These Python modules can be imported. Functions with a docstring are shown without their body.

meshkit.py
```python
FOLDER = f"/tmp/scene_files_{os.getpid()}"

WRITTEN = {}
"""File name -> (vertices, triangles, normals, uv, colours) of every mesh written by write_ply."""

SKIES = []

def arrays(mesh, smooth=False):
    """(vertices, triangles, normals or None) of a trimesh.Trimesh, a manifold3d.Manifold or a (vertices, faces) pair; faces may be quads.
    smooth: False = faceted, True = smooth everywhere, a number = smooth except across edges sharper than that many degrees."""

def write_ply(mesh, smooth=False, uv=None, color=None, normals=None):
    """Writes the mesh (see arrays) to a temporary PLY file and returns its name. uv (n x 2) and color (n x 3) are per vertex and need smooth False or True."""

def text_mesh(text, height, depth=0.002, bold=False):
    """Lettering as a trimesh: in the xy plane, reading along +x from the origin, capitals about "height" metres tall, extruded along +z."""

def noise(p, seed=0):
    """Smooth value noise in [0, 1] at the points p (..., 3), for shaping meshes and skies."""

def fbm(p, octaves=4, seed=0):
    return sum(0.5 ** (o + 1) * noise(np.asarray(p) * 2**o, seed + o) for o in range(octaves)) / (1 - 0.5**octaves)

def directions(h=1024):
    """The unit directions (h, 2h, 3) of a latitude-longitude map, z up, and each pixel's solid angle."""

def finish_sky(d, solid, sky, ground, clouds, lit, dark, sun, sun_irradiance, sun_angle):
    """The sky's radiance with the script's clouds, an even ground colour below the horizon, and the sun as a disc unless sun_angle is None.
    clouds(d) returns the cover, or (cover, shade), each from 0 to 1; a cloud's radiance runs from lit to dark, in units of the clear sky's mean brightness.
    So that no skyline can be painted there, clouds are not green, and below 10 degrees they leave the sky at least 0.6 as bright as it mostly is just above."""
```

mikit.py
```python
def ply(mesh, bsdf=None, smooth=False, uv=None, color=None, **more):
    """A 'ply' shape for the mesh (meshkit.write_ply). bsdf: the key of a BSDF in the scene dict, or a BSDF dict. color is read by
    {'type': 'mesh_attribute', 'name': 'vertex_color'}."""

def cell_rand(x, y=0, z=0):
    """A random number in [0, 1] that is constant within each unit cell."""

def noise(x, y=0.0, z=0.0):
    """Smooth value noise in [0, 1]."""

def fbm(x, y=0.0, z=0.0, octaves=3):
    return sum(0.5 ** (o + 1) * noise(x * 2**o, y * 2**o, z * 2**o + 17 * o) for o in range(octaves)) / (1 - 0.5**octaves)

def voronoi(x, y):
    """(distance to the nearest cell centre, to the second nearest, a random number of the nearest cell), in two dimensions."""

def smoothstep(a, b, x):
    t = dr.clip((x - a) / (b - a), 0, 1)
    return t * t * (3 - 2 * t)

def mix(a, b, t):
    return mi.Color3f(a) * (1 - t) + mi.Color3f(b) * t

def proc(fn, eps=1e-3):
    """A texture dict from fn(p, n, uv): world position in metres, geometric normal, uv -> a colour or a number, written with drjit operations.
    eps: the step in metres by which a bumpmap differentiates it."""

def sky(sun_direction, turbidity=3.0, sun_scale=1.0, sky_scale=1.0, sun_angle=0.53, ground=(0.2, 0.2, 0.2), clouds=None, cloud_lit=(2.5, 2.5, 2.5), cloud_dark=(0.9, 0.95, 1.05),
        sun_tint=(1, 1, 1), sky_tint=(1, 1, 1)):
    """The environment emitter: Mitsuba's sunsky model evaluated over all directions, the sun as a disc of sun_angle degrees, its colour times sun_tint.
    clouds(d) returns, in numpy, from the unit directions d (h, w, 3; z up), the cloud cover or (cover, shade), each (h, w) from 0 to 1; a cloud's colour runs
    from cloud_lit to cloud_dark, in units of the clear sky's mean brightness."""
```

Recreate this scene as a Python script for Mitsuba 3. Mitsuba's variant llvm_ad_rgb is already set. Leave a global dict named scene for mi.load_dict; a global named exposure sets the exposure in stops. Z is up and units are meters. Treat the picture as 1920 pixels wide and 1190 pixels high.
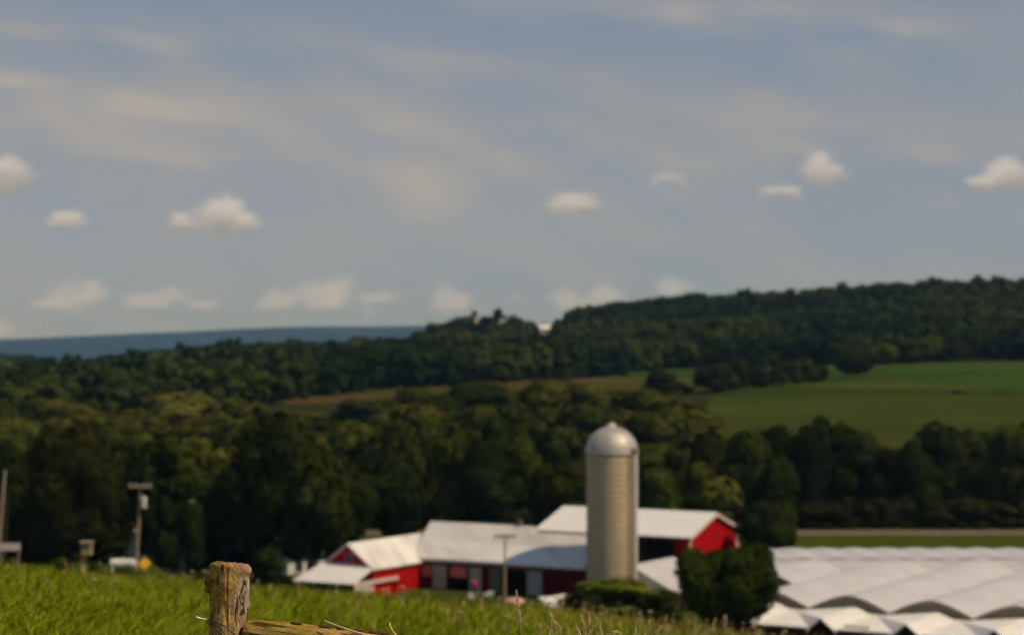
import math, random
import numpy as np, trimesh, mitsuba as mi, drjit as dr, mikit, meshkit
from mikit import noise, fbm, mix, smoothstep
from scipy.interpolate import RegularGridInterpolator

T = mi.ScalarTransform4f
scene, labels = {}, {}
rng = np.random.default_rng(7)

# ------------------------------------------------------------------ camera, sky, exposure
F = 4077.0            # focal length in pixels of the 1920-pixel photograph
HOR = 640.0           # its eye-level line
EYE = 1.7
pitch = (HOR - 595.0) / F
scene['camera'] = {
    'type': 'thinlens', 'fov': math.degrees(2 * math.atan(960 / F)), 'fov_axis': 'x',
    'aperture_radius': 0.0094, 'focus_distance': 7.1, 'near_clip': 0.05, 'far_clip': 40000.0,
    'to_world': T().look_at(origin=[0, 0, EYE], target=[0, 10, EYE + 10 * pitch], up=[0, 0, 1]),
    'medium': {'type': 'ref', 'id': 'haze_air'},
}
exposure = 1.08
SUN_AZ, SUN_EL = math.radians(66), math.radians(52)
sun = (math.cos(SUN_EL) * math.sin(SUN_AZ), -math.cos(SUN_EL) * math.cos(SUN_AZ), math.sin(SUN_EL))


def clouds(d):
    az = np.degrees(np.arctan2(d[..., 0], d[..., 1]))
    el = np.degrees(np.arcsin(np.clip(d[..., 2], -1, 1)))
    P = lambda a, b, s=0.0: np.stack([az * a, el * b, np.full_like(az, s)], -1)
    # thin veil in tilted streaks over the whole sky
    tilt = el + 0.16 * az
    Q = lambda a, b, s=0.0: np.stack([az * a, tilt * b, np.full_like(az, s)], -1)
    streak = meshkit.fbm(Q(0.10, 0.42, 1.5), 5, 3)
    broad = meshkit.fbm(Q(0.035, 0.16, 4.2), 3, 11)
    fine = meshkit.fbm(Q(0.45, 1.5, 9.1), 4, 21)
    veil = np.clip(0.42 + 1.9 * (streak - 0.47) + 1.2 * (broad - 0.5) + 1.1 * (fine - 0.5), 0, 1)
    # longer drawn-out bands of cirrus (azimuth, elevation, half length, half width, slope)
    bands = [(-2.4, 7.25, 5.5, 0.50, -0.13), (-4.3, 7.6, 2.5, 0.35, -0.16), (6.0, 8.55, 5.5, 0.50, -0.10), (10.2, 8.1, 1.6, 0.35, -0.1), (8.6, 5.2, 5.0, 0.55, -0.10), (-6.5, 4.8, 7.0, 0.5, -0.04), (-11.5, 7.9, 4.0, 0.3, -0.05),
             (-12.6, 6.7, 1.6, 0.3, -0.05), (-4.5, 5.2, 9.0, 1.7, -0.06), (5.0, 5.9, 7.0, 0.9, -0.13), (-9.0, 6.0, 5.0, 0.9, -0.03), (2.0, 5.4, 5.0, 0.6, -0.12), (0.5, 6.4, 4.5, 0.35, -0.12)]
    rb = np.random.default_rng(9)
    for q in range(46):
        bands.append((rb.uniform(17, 343), rb.uniform(3, 24), rb.uniform(3, 8), rb.uniform(0.3, 0.9), rb.uniform(-0.16, 0.05)))
    band = np.zeros_like(az)
    for a, b, l, w, sl in bands:
        da = np.mod(az - a + 180, 360) - 180
        m = np.abs(da) < 2.2 * l
        e = el[m] - b - sl * da[m] + 0.9 * (streak[m] - 0.5) + 0.5 * (fine[m] - 0.5)
        band[m] = np.maximum(band[m], np.exp(-(da[m] / l) ** 2 - (e / w) ** 2) * np.clip(0.25 + 1.4 * (fine[m] - 0.12), 0, 1.2))
    high = np.clip(1.15 - el / 45, 0.35, 1)
    mid = 0.10 * np.exp(-((el - 4.5) / 3.0) ** 2)
    cover = np.clip((0.37 + 0.26 * veil + 0.32 * band + mid) * high, 0, 0.95)
    shade = np.clip(0.70 - 0.10 * (veil - 0.4) - 0.14 * band, 0.05, 1)
    # small fair-weather cumulus: flat bases, lumpy tops (azimuth, elevation of the base, width, height)
    puffs = [(-13.3, 3.9, 1.4, 0.95), (-11.55, 2.95, 0.85, 0.45), (-7.55, 2.93, 1.15, 0.95), (-8.6, 2.93, 0.7, 0.4), (-6.95, 2.93, 0.6, 0.45),
             (1.62, 3.4, 1.15, 0.5), (7.05, 3.75, 0.95, 0.45), (8.05, 4.2, 0.8, 0.65), (8.55, 4.3, 0.6, 0.25), (12.85, 4.05, 1.1, 0.72), (12.2, 4.0, 0.7, 0.3)]
    low = [(4.1, 4.15, 0.8, 0.3), (-11.5, 0.9, 1.0, 0.6), (-12.0, 0.85, 0.9, 0.3), (-10.9, 1.1, 0.7, 0.5), (-9.6, 0.85, 1.0, 0.45), (-8.9, 1.05, 0.8, 0.45), (-8.0, 0.85, 0.8, 0.28), (-6.2, 0.9, 0.9, 0.5),
           (-5.2, 0.9, 1.3, 0.9), (-4.6, 1.0, 0.7, 0.8), (-3.6, 0.85, 0.9, 0.5), (-1.7, 0.95, 0.8, 0.6), (-1.3, 0.95, 0.5, 0.3), (0.05, 0.95, 0.5, 0.25), (1.5, 0.95, 1.1, 0.5), (2.4, 1.05, 0.9, 0.4), (4.3, 1.3, 1.0, 0.4),
           (-13.3, 0.2, 0.8, 0.3)]
    r = np.random.default_rng(5)
    for k in range(70):     # the same weather goes on around the horizon
        a = r.uniform(16, 344)
        a = a - 360 if a > 180 else a
        (puffs if k % 2 else low).append((a, r.uniform(3, 6) if k % 2 else r.uniform(0.7, 1.2), r.uniform(0.7, 1.5), r.uniform(0.3, 0.9)))
    lump = meshkit.fbm(P(1.3, 1.9, 2.0), 4, 31) - 0.5
    lump2 = meshkit.fbm(P(3.0, 4.2, 5.0), 2, 41) - 0.5
    for i, (a, b, w, h) in enumerate(puffs + low):
        isl = i >= len(puffs)
        da = (np.mod(az - a + 180, 360) - 180) / (w * 0.88)
        m = (np.abs(da) < 2.0) & (el > b - 0.6) & (el < b + 2.2 * h + 0.3)
        if not m.any():
            continue
        x, e = da[m], (el[m] - b) / h
        e = e + (0.55 * lump[m] + 0.35 * lump2[m]) * (1.9 if isl else 0.95)
        x = x + 0.35 * lump2[m]
        body = 1 - (x / 0.78) ** 2 - np.where(e > 0.15, ((e - 0.15) / 0.85) ** 2, ((e - 0.15) / 0.30) ** 2)
        c = np.clip(body * (0.75 if isl else 1.25) + 0.10, 0, 1)
        c = c * c * (3 - 2 * c) * (0.74 if isl else 0.90)
        s = np.clip(0.72 - 0.95 * e, 0, 1) * (0.20 if isl else 0.85) + (0.24 if isl else 0.06)
        cc, ss = cover[m], shade[m]
        new = 1 - (1 - cc) * (1 - c)
        wgt = c / np.maximum(new, 1e-6)
        shade[m] = ss * (1 - wgt) + s * wgt
        cover[m] = new
    return cover, shade


scene['sky'] = mikit.sky(sun, turbidity=2.7, sun_scale=1.0, sky_scale=0.9, clouds=clouds, cloud_lit=(4.1, 3.62, 3.05), cloud_dark=(1.08, 1.06, 1.05),
                         sun_tint=(1.0, 0.93, 0.78), sky_tint=(0.95, 0.99, 1.0))
scene['haze_air'] = {'type': 'homogeneous', 'albedo': {'type': 'rgb', 'value': [0.82, 0.93, 0.99]}, 'sigma_t': {'type': 'rgb', 'value': [2.0e-5, 3.4e-5, 5.6e-5]}}
scene['haze'] = {'type': 'cube', 'to_world': T().translate([0, 5400, 25]).scale([5200, 5600, 92]), 'bsdf': {'type': 'null'},
                 'interior': {'type': 'ref', 'id': 'haze_air'}}
labels['haze'] = {'label': 'thin blue haze in the air over the far hills', 'category': 'haze', 'kind': 'stuff'}


# ------------------------------------------------------------------ materials
def mat(name, color, kind='diffuse', **kw):
    col = {'type': 'rgb', 'value': list(color)} if isinstance(color, (tuple, list)) else (mikit.proc(color) if callable(color) else color)
    if kind == 'diffuse':
        b = {'type': 'diffuse', 'reflectance': col}
    else:
        b = {'type': 'principled', 'base_color': col, **kw}
    scene[name] = {'type': 'twosided', 'bsdf': b}


def foliage(name, a, b, fs=0.09, fine=0.9, amp=0.75):
    def fn(p, n, uv):
        m = smoothstep(0.28, 0.72, fbm(p.x * fs + 3, p.y * fs, p.z * fs * 0.6, 2))
        g = noise(p.x * fine, p.y * fine, p.z * fine)
        return mix(a, b, m) * (1 - amp * 0.5 + amp * g)
    mat(name, fn)


foliage('leaf_dark', (0.011, 0.019, 0.005), (0.022, 0.032, 0.006))
foliage('leaf_brown', (0.018, 0.020, 0.004), (0.032, 0.035, 0.006))
foliage('leaf_mid', (0.018, 0.029, 0.004), (0.045, 0.060, 0.008))
foliage('leaf_olive', (0.038, 0.048, 0.007), (0.072, 0.078, 0.012))
foliage('leaf_far', (0.009, 0.021, 0.006), (0.040, 0.056, 0.010), fs=0.022, fine=0.16, amp=1.0)
foliage('leaf_bright', (0.050, 0.066, 0.008), (0.085, 0.105, 0.012))
foliage('leaf_willow', (0.062, 0.068, 0.012), (0.092, 0.096, 0.018))
mat('bark', lambda p, n, uv: mix((0.045, 0.035, 0.025), (0.10, 0.085, 0.065), fbm(p.x * 6, p.y * 6, p.z * 1.5, 3)))
mat('grass', {'type': 'mesh_attribute', 'name': 'vertex_color'})
mat('meadow_soil', lambda p, n, uv: mix((0.085, 0.110, 0.008), (0.135, 0.155, 0.018), fbm(p.x * 0.6, p.y * 0.35, 0, 3)))
mat('valley_green', lambda p, n, uv: mix((0.040, 0.062, 0.006), (0.060, 0.082, 0.010), fbm(p.x * 0.08, p.y * 0.08, 0, 3)))
mat('hill_floor', (0.030, 0.036, 0.010))
mat('hazed_woods', lambda p, n, uv: mix((0.010, 0.028, 0.042), (0.022, 0.042, 0.054), fbm(p.x * 0.004, p.y * 0.0012, p.z * 0.02, 4)))  # woods colour shifted to blue, part of the haze put into it
mat('crop_green', lambda p, n, uv: mix((0.028, 0.062, 0.008), (0.046, 0.086, 0.012), smoothstep(0.25, 0.75, fbm(p.x * 0.012, p.y * 0.035 + p.x * 0.01, 0, 4))))
mat('hay_green', lambda p, n, uv: mix((0.060, 0.060, 0.013), mix((0.028, 0.050, 0.006), (0.062, 0.080, 0.012), smoothstep(0.25, 0.75, fbm(p.x * 0.010 + 5, p.y * 0.040 + p.x * 0.012, 0, 4))), 0.50 + 0.50 * smoothstep(430, 590, p.y + 90 * fbm(p.x * 0.02, p.y * 0.02, 0, 2) - 45)))
mat('stubble', lambda p, n, uv: mix(mix((0.060, 0.054, 0.015), (0.105, 0.060, 0.026), smoothstep(0.35, 0.65, fbm(p.x * 0.012, p.y * 0.03, 0, 3))), (0.08, 0.085, 0.02), 0.35 * noise(p.x * 0.1, p.y * 0.1)))
mat('asphalt', lambda p, n, uv: mix((0.13, 0.105, 0.085), (0.19, 0.155, 0.125), fbm(p.x * 0.3, p.y * 0.8, 0, 3)))
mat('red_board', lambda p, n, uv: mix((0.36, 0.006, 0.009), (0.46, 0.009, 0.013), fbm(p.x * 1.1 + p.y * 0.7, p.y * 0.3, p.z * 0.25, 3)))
mat('red_board_shade', lambda p, n, uv: mix((0.085, 0.008, 0.009), (0.135, 0.011, 0.012), fbm(p.x * 1.1 + p.y * 0.7, p.y * 0.3, p.z * 0.25, 3)))  # red board again, with the shade of the front wall put into its colour
mat('door_green', (0.12, 0.12, 0.075), 'principled', roughness=0.6)
mat('white_roof', lambda p, n, uv: mix((0.56, 0.545, 0.52), (0.74, 0.73, 0.71), smoothstep(0.25, 0.7, fbm(p.x * 0.7 + p.y * 0.4, p.y * 0.25, p.z * 0.35, 3))), 'principled', roughness=0.45)
mat('roof_clean', lambda p, n, uv: mix((0.70, 0.70, 0.68), (0.76, 0.76, 0.75), fbm(p.x * 0.4, p.y * 0.4, p.z, 3)), 'principled', roughness=0.4)
mat('white_paint', (0.70, 0.70, 0.68), 'principled', roughness=0.5)
mat('pink_trim', (0.66, 0.52, 0.50), 'principled', roughness=0.5)
mat('door_grey', (0.33, 0.335, 0.31), 'principled', roughness=0.5)
mat('red_sign', (0.60, 0.13, 0.11), 'principled', roughness=0.5)
mat('inside_dark', (0.03, 0.022, 0.018))
mat('poly_film', lambda p, n, uv: mix((0.41, 0.41, 0.435), (0.55, 0.55, 0.575), fbm(p.x * 0.25 + p.y * 0.14, p.y * 0.45 - p.x * 0.26, p.z * 0.8, 4)), 'principled', roughness=0.38)
mat('poly_bright', lambda p, n, uv: mix((0.66, 0.65, 0.63), (0.78, 0.77, 0.75), fbm(p.x * 0.5, p.y * 0.5, p.z, 3)), 'principled', roughness=0.4)
mat('poly_end', lambda p, n, uv: mix((0.15, 0.13, 0.095), (0.25, 0.22, 0.17), fbm(p.x * 0.7, p.y * 0.7, p.z * 1.2, 3)), 'principled', roughness=0.5)
mat('brown_board', lambda p, n, uv: mix((0.06, 0.03, 0.018), (0.11, 0.06, 0.035), fbm(p.x * 2, p.y * 2, p.z, 3)))
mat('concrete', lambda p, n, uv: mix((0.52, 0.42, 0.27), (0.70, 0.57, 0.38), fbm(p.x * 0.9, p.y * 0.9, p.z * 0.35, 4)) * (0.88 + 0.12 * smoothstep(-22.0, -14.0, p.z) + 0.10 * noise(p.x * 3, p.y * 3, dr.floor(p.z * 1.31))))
mat('galvanised', lambda p, n, uv: mix((0.44, 0.42, 0.38), (0.56, 0.53, 0.49), fbm(p.x * 1.2, p.y * 1.2, p.z * 0.8, 3)), 'principled', metallic=0.5, roughness=0.55)
mat('hoop_steel', (0.17, 0.125, 0.09), 'principled', metallic=0.1, roughness=0.6)
mat('chute_grey', (0.50, 0.47, 0.42), 'principled', roughness=0.5)
mat('pole_wood', lambda p, n, uv: mix((0.28, 0.205, 0.15), (0.46, 0.35, 0.26), fbm(p.x * 5, p.y * 5, p.z * 0.8, 3)))
mat('transformer', (0.55, 0.55, 0.54), 'principled', roughness=0.4)
mat('sign_yellow', (0.80, 0.42, 0.012), 'principled', roughness=0.5)
mat('black_paint', (0.02, 0.02, 0.02))
mat('house_white', (0.68, 0.69, 0.66))
mat('house_grey', (0.36, 0.37, 0.38))
mat('roof_grey', (0.30, 0.29, 0.28))
mat('roof_green', (0.10, 0.23, 0.18), 'principled', roughness=0.35)
mat('window_dark', (0.03, 0.04, 0.06), 'principled', roughness=0.15)
mat('ridge_tan', (0.66, 0.50, 0.38))
mat('pink_cloth', (0.72, 0.42, 0.40))
mat('magenta', (0.45, 0.02, 0.16))
mat('wagon_red', (0.42, 0.022, 0.018), 'principled', roughness=0.4)
mat('rubber', (0.025, 0.025, 0.025))
mat('wire_steel', (0.10, 0.095, 0.09), 'principled', metallic=0.5, roughness=0.45)
mat('wire_lit', (0.62, 0.58, 0.52), 'principled', metallic=0.3, roughness=0.4)  # lit copy of the wire steel, sunlight put into the colour
mat('dry_straw', lambda p, n, uv: mix((0.50, 0.36, 0.17), (0.72, 0.57, 0.33), noise(p.x * 60, p.y * 60, p.z * 25)))
mat('box_wood', (0.30, 0.27, 0.16))


def old_wood(p, n, uv):
    # weathered post: blotchy ochre with moss on the left, a grey split face on the right, fine vertical grain
    grain = fbm(p.x * 110, p.y * 110, p.z * 12, 4)
    blot = fbm(p.x * 26, p.y * 26, p.z * 16, 4)
    c = mix((0.17, 0.095, 0.034), (0.60, 0.39, 0.145), smoothstep(0.36, 0.64, 0.45 * grain + 0.55 * blot))
    moss = smoothstep(0.46, 0.64, fbm(p.x * 34 + 9, p.y * 34, p.z * 17, 4))
    c = mix(c, (0.33, 0.245, 0.045), 0.65 * moss)
    grey = smoothstep(-0.900, -0.868, p.x + 0.030 * (fbm(p.z * 14, p.x * 20, 0.0, 3) - 0.5)) * smoothstep(0.74, 0.80, p.z + 0.1 * noise(p.x * 40, p.z * 9))
    c = mix(c, mix((0.20, 0.13, 0.095), (0.56, 0.45, 0.37), fbm(p.x * 44, p.y * 44, p.z * 34, 4)), 0.8 * grey)
    rim = smoothstep(0.955, 0.985, p.z + 0.02 * noise(p.x * 60, p.y * 60))
    c = mix(c, (0.28, 0.15, 0.07), 0.6 * rim)
    crack = smoothstep(0.63, 0.73, fbm(p.x * 64 + 4, p.y * 64, p.z * 11, 3))
    return c * (1 - 0.75 * crack) * (0.55 + 0.9 * noise(p.x * 200, p.y * 200, p.z * 120))


def rail_wood(p, n, uv):
    grain = fbm(p.x * 9, p.y * 60, (p.z + 0.155 * p.x) * 110, 4)
    blot = fbm(p.x * 9 + 2, p.y * 30, p.z * 30, 3)
    c = mix((0.13, 0.075, 0.027), (0.46, 0.31, 0.105), smoothstep(0.26, 0.72, 0.5 * grain + 0.5 * blot))
    moss = smoothstep(0.46, 0.62, fbm(p.x * 16 + 7, p.y * 40, p.z * 40, 3))
    c = mix(c, (0.25, 0.20, 0.03), 0.65 * moss)
    top = smoothstep(0.35, 0.9, n.z) * smoothstep(0.4, 0.6, noise(p.x * 14, p.y * 30))
    c = mix(c, (0.36, 0.29, 0.23), 0.6 * top)
    crack = smoothstep(0.61, 0.68, fbm(p.x * 5 + 3, p.y * 40, (p.z + 0.155 * p.x) * 80, 3))
    return c * (1 - 0.75 * crack) * (0.65 + 0.7 * noise(p.x * 130, p.y * 220, p.z * 220))


def bumped(name, fn, hfn, scale):
    scene[name] = {'type': 'twosided', 'bsdf': {'type': 'bumpmap', 'arbitrary': mikit.proc(hfn, 6e-4), 'scale': scale, 'bsdf': {'type': 'diffuse', 'reflectance': mikit.proc(fn)}}}


mat('old_wood', old_wood)
mat('rail_wood', rail_wood)
mat('pale_wood', lambda p, n, uv: mix((0.34, 0.27, 0.21), (0.66, 0.56, 0.47), fbm(p.x * 80, p.y * 80, p.z * 40, 3)))

# ------------------------------------------------------------------ helpers
R2, W2 = np.array([math.cos(math.pi / 6), -0.5]), np.array([0.5, math.cos(math.pi / 6)])   # the farm's two directions: along its fronts, and away


def at(px, py, D):
    """The point D metres ahead that the photograph shows at (px, py)."""
    return np.array([(px - 960) / F * D, D, EYE - (py - HOR) / F * D])


def key_for(name):
    if not any(k == name or k.startswith(name + '__') for k in scene) and name not in labels:
        return name
    i = 1
    while f'{name}_{i:03d}' in labels or f'{name}_{i:03d}' in scene or any(k.startswith(f'{name}_{i:03d}__') for k in scene):
        i += 1
    return f'{name}_{i:03d}'


_used = {}


def numbered(base):
    n = _used.get(base, 0)
    _used[base] = n + 1
    return base if n == 0 else f'{base}_{n:03d}'


def thing(name, label, cat, group=None):
    k = numbered(name)
    labels[k] = {'label': label, 'category': cat}
    if group:
        labels[k]['group'] = group
    return k


def part(parent, name, mesh, bsdf, smooth=False, label=None, kind=None, **kw):
    k = numbered(f'{parent}__{name}')
    scene[k] = mikit.ply(mesh, bsdf, smooth=smooth, **kw)
    if label or kind:
        labels[k] = {a: b for a, b in (('label', label), ('kind', kind)) if b}
    return k


def single(name, mesh, bsdf, label, cat, smooth=False, kind=None, group=None, **kw):
    k = numbered(name)
    scene[k] = mikit.ply(mesh, bsdf, smooth=smooth, **kw)
    labels[k] = {'label': label, 'category': cat}
    if kind:
        labels[k]['kind'] = kind
    if group:
        labels[k]['group'] = group
    return k


def box(x0, x1, y0, y1, z0, z1):
    m = trimesh.creation.box(extents=[x1 - x0, y1 - y0, z1 - z0])
    m.apply_translation([(x0 + x1) / 2, (y0 + y1) / 2, (z0 + z1) / 2])
    return m


def cat(ms):
    return trimesh.util.concatenate(ms)


def farm(mesh, ox, oy):
    """Local (along the front, away, up) to world."""
    m = mesh.copy()
    v = np.array(m.vertices)
    m.vertices = np.column_stack([ox + v[:, 0] * R2[0] + v[:, 1] * W2[0], oy + v[:, 0] * R2[1] + v[:, 1] * W2[1], v[:, 2]])
    return m


def prism(profile, x0, x1):
    """A closed (y, z) outline drawn out along x."""
    import shapely
    m = trimesh.creation.extrude_polygon(shapely.Polygon(profile), x1 - x0, engine='earcut')
    v = np.array(m.vertices)
    m.vertices = np.column_stack([x0 + v[:, 2], v[:, 0], v[:, 1]])
    return m


def slab(line, t, x0, x1):
    """A roof sheet t thick over an open (y, z) line."""
    line = [tuple(p) for p in line]
    return prism(line + [(y, z - t) for y, z in reversed(line)], x0, x1)


def wall_x(x0, x1, z0, z1, y, t, holes):
    """A wall along x from y to y + t with holes (xa, xb, za, zb)."""
    ms, xs = [], sorted({x0, x1, *(h[0] for h in holes), *(h[1] for h in holes)})
    for a, b in zip(xs, xs[1:]):
        cut = sorted((h[2], h[3]) for h in holes if h[0] < (a + b) / 2 < h[1])
        z = z0
        for c, e in cut + [(z1, z1)]:
            if c > z + 1e-6:
                ms.append(box(a, b, y, y + t, z, c))
            z = max(z, e)
    return cat(ms)


def tube(points, radii, sides=8, cap=True):
    p = np.asarray(points, float)
    r = np.broadcast_to(np.asarray(radii, float), (len(p),))
    t = np.gradient(p, axis=0)
    t /= np.linalg.norm(t, axis=1, keepdims=True) + 1e-12
    a = np.cross(t, [0.13, 0.9, 0.2] if abs(t[0, 2]) > 0.7 else [0, 0.05, 1.0])
    a /= np.linalg.norm(a, axis=1, keepdims=True)
    b = np.cross(t, a)
    g = np.arange(sides) * 2 * np.pi / sides
    v = (p[:, None] + r[:, None, None] * (np.cos(g)[None, :, None] * a[:, None] + np.sin(g)[None, :, None] * b[:, None])).reshape(-1, 3)
    f = []
    for i in range(len(p) - 1):
        for j in range(sides):
            k = (j + 1) % sides
            q = (i * sides + j, i * sides + k, (i + 1) * sides + k, (i + 1) * sides + j)
            f += [(q[0], q[1], q[2]), (q[0], q[2], q[3])]
    if cap:
        n = len(v)
        v = np.vstack([v, p[:1], p[-1:]])
        for j in range(sides):
            k = (j + 1) % sides
            f += [(n, k, j), (n + 1, (len(p) - 1) * sides + j, (len(p) - 1) * sides + k)]
    return trimesh.Trimesh(v, np.array(f), process=False)


def lathe(profile, n=32):
    return trimesh.creation.revolve(np.array(profile, float), sections=n)


# ------------------------------------------------------------------ terrain
YK = np.array([0, 300, 460, 620, 750, 1000, 1200, 1500, 2200, 4000, 8000.0])
TK = np.array([-0.32, -0.235, -0.137, -0.064, 0.0, 0.047, 0.132, 0.213, 0.30])
ZK = np.array([
    [-22.5] * 9,
    [-22.5] * 9,
    [-19.8, -19.5, -19, -18.5, -17.8, -17.5, -17, -16, -15.5],
    [-16.5, -16, -14.5, -13.1, -11.8, -10.8, -10, -9.5, -9],
    [-16, -15, -13, -11, -9.7, -9.2, -8, -6.2, -5.5],
    [-19, -16, -11.5, -9.5, -4, 0, 5, 8, 8],
    [-19, -17.5, -9.3, -7, 4.5, 13.6, 20, 26, 24],
    [-28, -26, -24, -22, -12, -5, 0, 4, 4],
    [-24, -22, -50, -55, -55, -50, -45, -40, -40],
    [-58] * 9,
    [-58] * 9])
_t2 = np.array([-0.32, -0.235, -0.137, -0.064, -0.0425, -0.033, -0.018, 0.0, 0.013, 0.0195, 0.029, 0.047, 0.132, 0.213, 0.30])
ZK = np.array([np.interp(_t2, TK, row_) for row_ in ZK])
ZK[5, :3] = [-23, -21, -13.5]
ZK[4, :3] = [-19, -18, -14]
ZK[6] = [-23, -22, -10.3, -7.5, -6.0, 0.5, 4.5, 4.0, 2.0, 1.0, 9.0, 13.8, 20, 26, 24]
TK = _t2
_pchip = RegularGridInterpolator((np.log(YK + 60), TK), ZK, method='pchip')
_ly, _lt = np.linspace(np.log(60), np.log(8060), 700), np.linspace(TK[0], TK[-1], 160)
_grid = RegularGridInterpolator((_ly, _lt), _pchip(np.stack(np.meshgrid(_ly, _lt, indexing='ij'), -1).reshape(-1, 2)).reshape(700, 160), bounds_error=False, fill_value=None)


def sstep(a, b, x):
    t = np.clip((x - a) / (b - a), 0, 1)
    return t * t * (3 - 2 * t)


def terrain(x, y):
    x, y = np.broadcast_arrays(np.asarray(x, float), np.asarray(y, float))
    yy = np.clip(y, 0, 8000)
    t = np.clip(x / np.maximum(yy, 150), TK[0], TK[-1])
    val = _grid(np.stack([np.log(yy + 60), t], -1))
    left = sstep(-0.135, -0.165, t) * (1 - sstep(199, 216, y))
    val = val + 3.8 * left
    yp = np.maximum(y, 0)
    mea = -0.0500 * y - 0.080 * np.clip(x, -80, 80) - 0.05 * np.clip(x - 0.02 * yp, 0, 60) - 0.00084 * yp * yp
    mea = mea + 0.10 * (meshkit.fbm(np.stack([x * 0.12, y * 0.12, x * 0], -1), 3, 5) - 0.5)
    k = 0.9
    m = np.maximum(mea, val)
    z = m + k * np.log(np.exp((mea - m) / k) + np.exp((val - m) / k))
    return np.where(y > 240, val, z)


def height(x, y):
    return terrain(np.array([float(x)]), np.array([float(y)])).item()


def sheet(ys, ss, xs_of):
    Y, S = np.meshgrid(ys, ss, indexing='ij')
    X = xs_of(S, Y)
    V = np.stack([X, Y, terrain(X, Y)], -1).reshape(-1, 3)
    n, m = len(ys), len(ss)
    i, j = np.meshgrid(np.arange(n - 1), np.arange(m - 1), indexing='ij')
    a = (i * m + j).ravel()
    return V, np.vstack([np.column_stack([a, a + 1, a + m + 1]), np.column_stack([a, a + m + 1, a + m])])


ss = np.linspace(-1, 1, 121)
wide = lambda S, Y: S * (70 + 0.55 * np.abs(Y))
y1 = np.concatenate([np.linspace(-60, 0, 13), np.linspace(1, 150, 130)])
y2 = np.linspace(150, 300, 61)
y3 = np.concatenate([np.linspace(300, 1300, 110), np.geomspace(1310, 8000, 50)])
single('meadow', sheet(y1, ss, wide), 'meadow_soil', 'sloping ground of the near meadow under the grass', 'ground', True, 'structure')
single('valley_floor', sheet(y2, ss, wide), 'valley_green', 'green valley floor around the farm buildings', 'ground', True, 'structure')
single('hill', sheet(y3, ss, wide), 'hill_floor', 'rising wooded hillside behind the farm', 'hill', True, 'structure')


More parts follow.
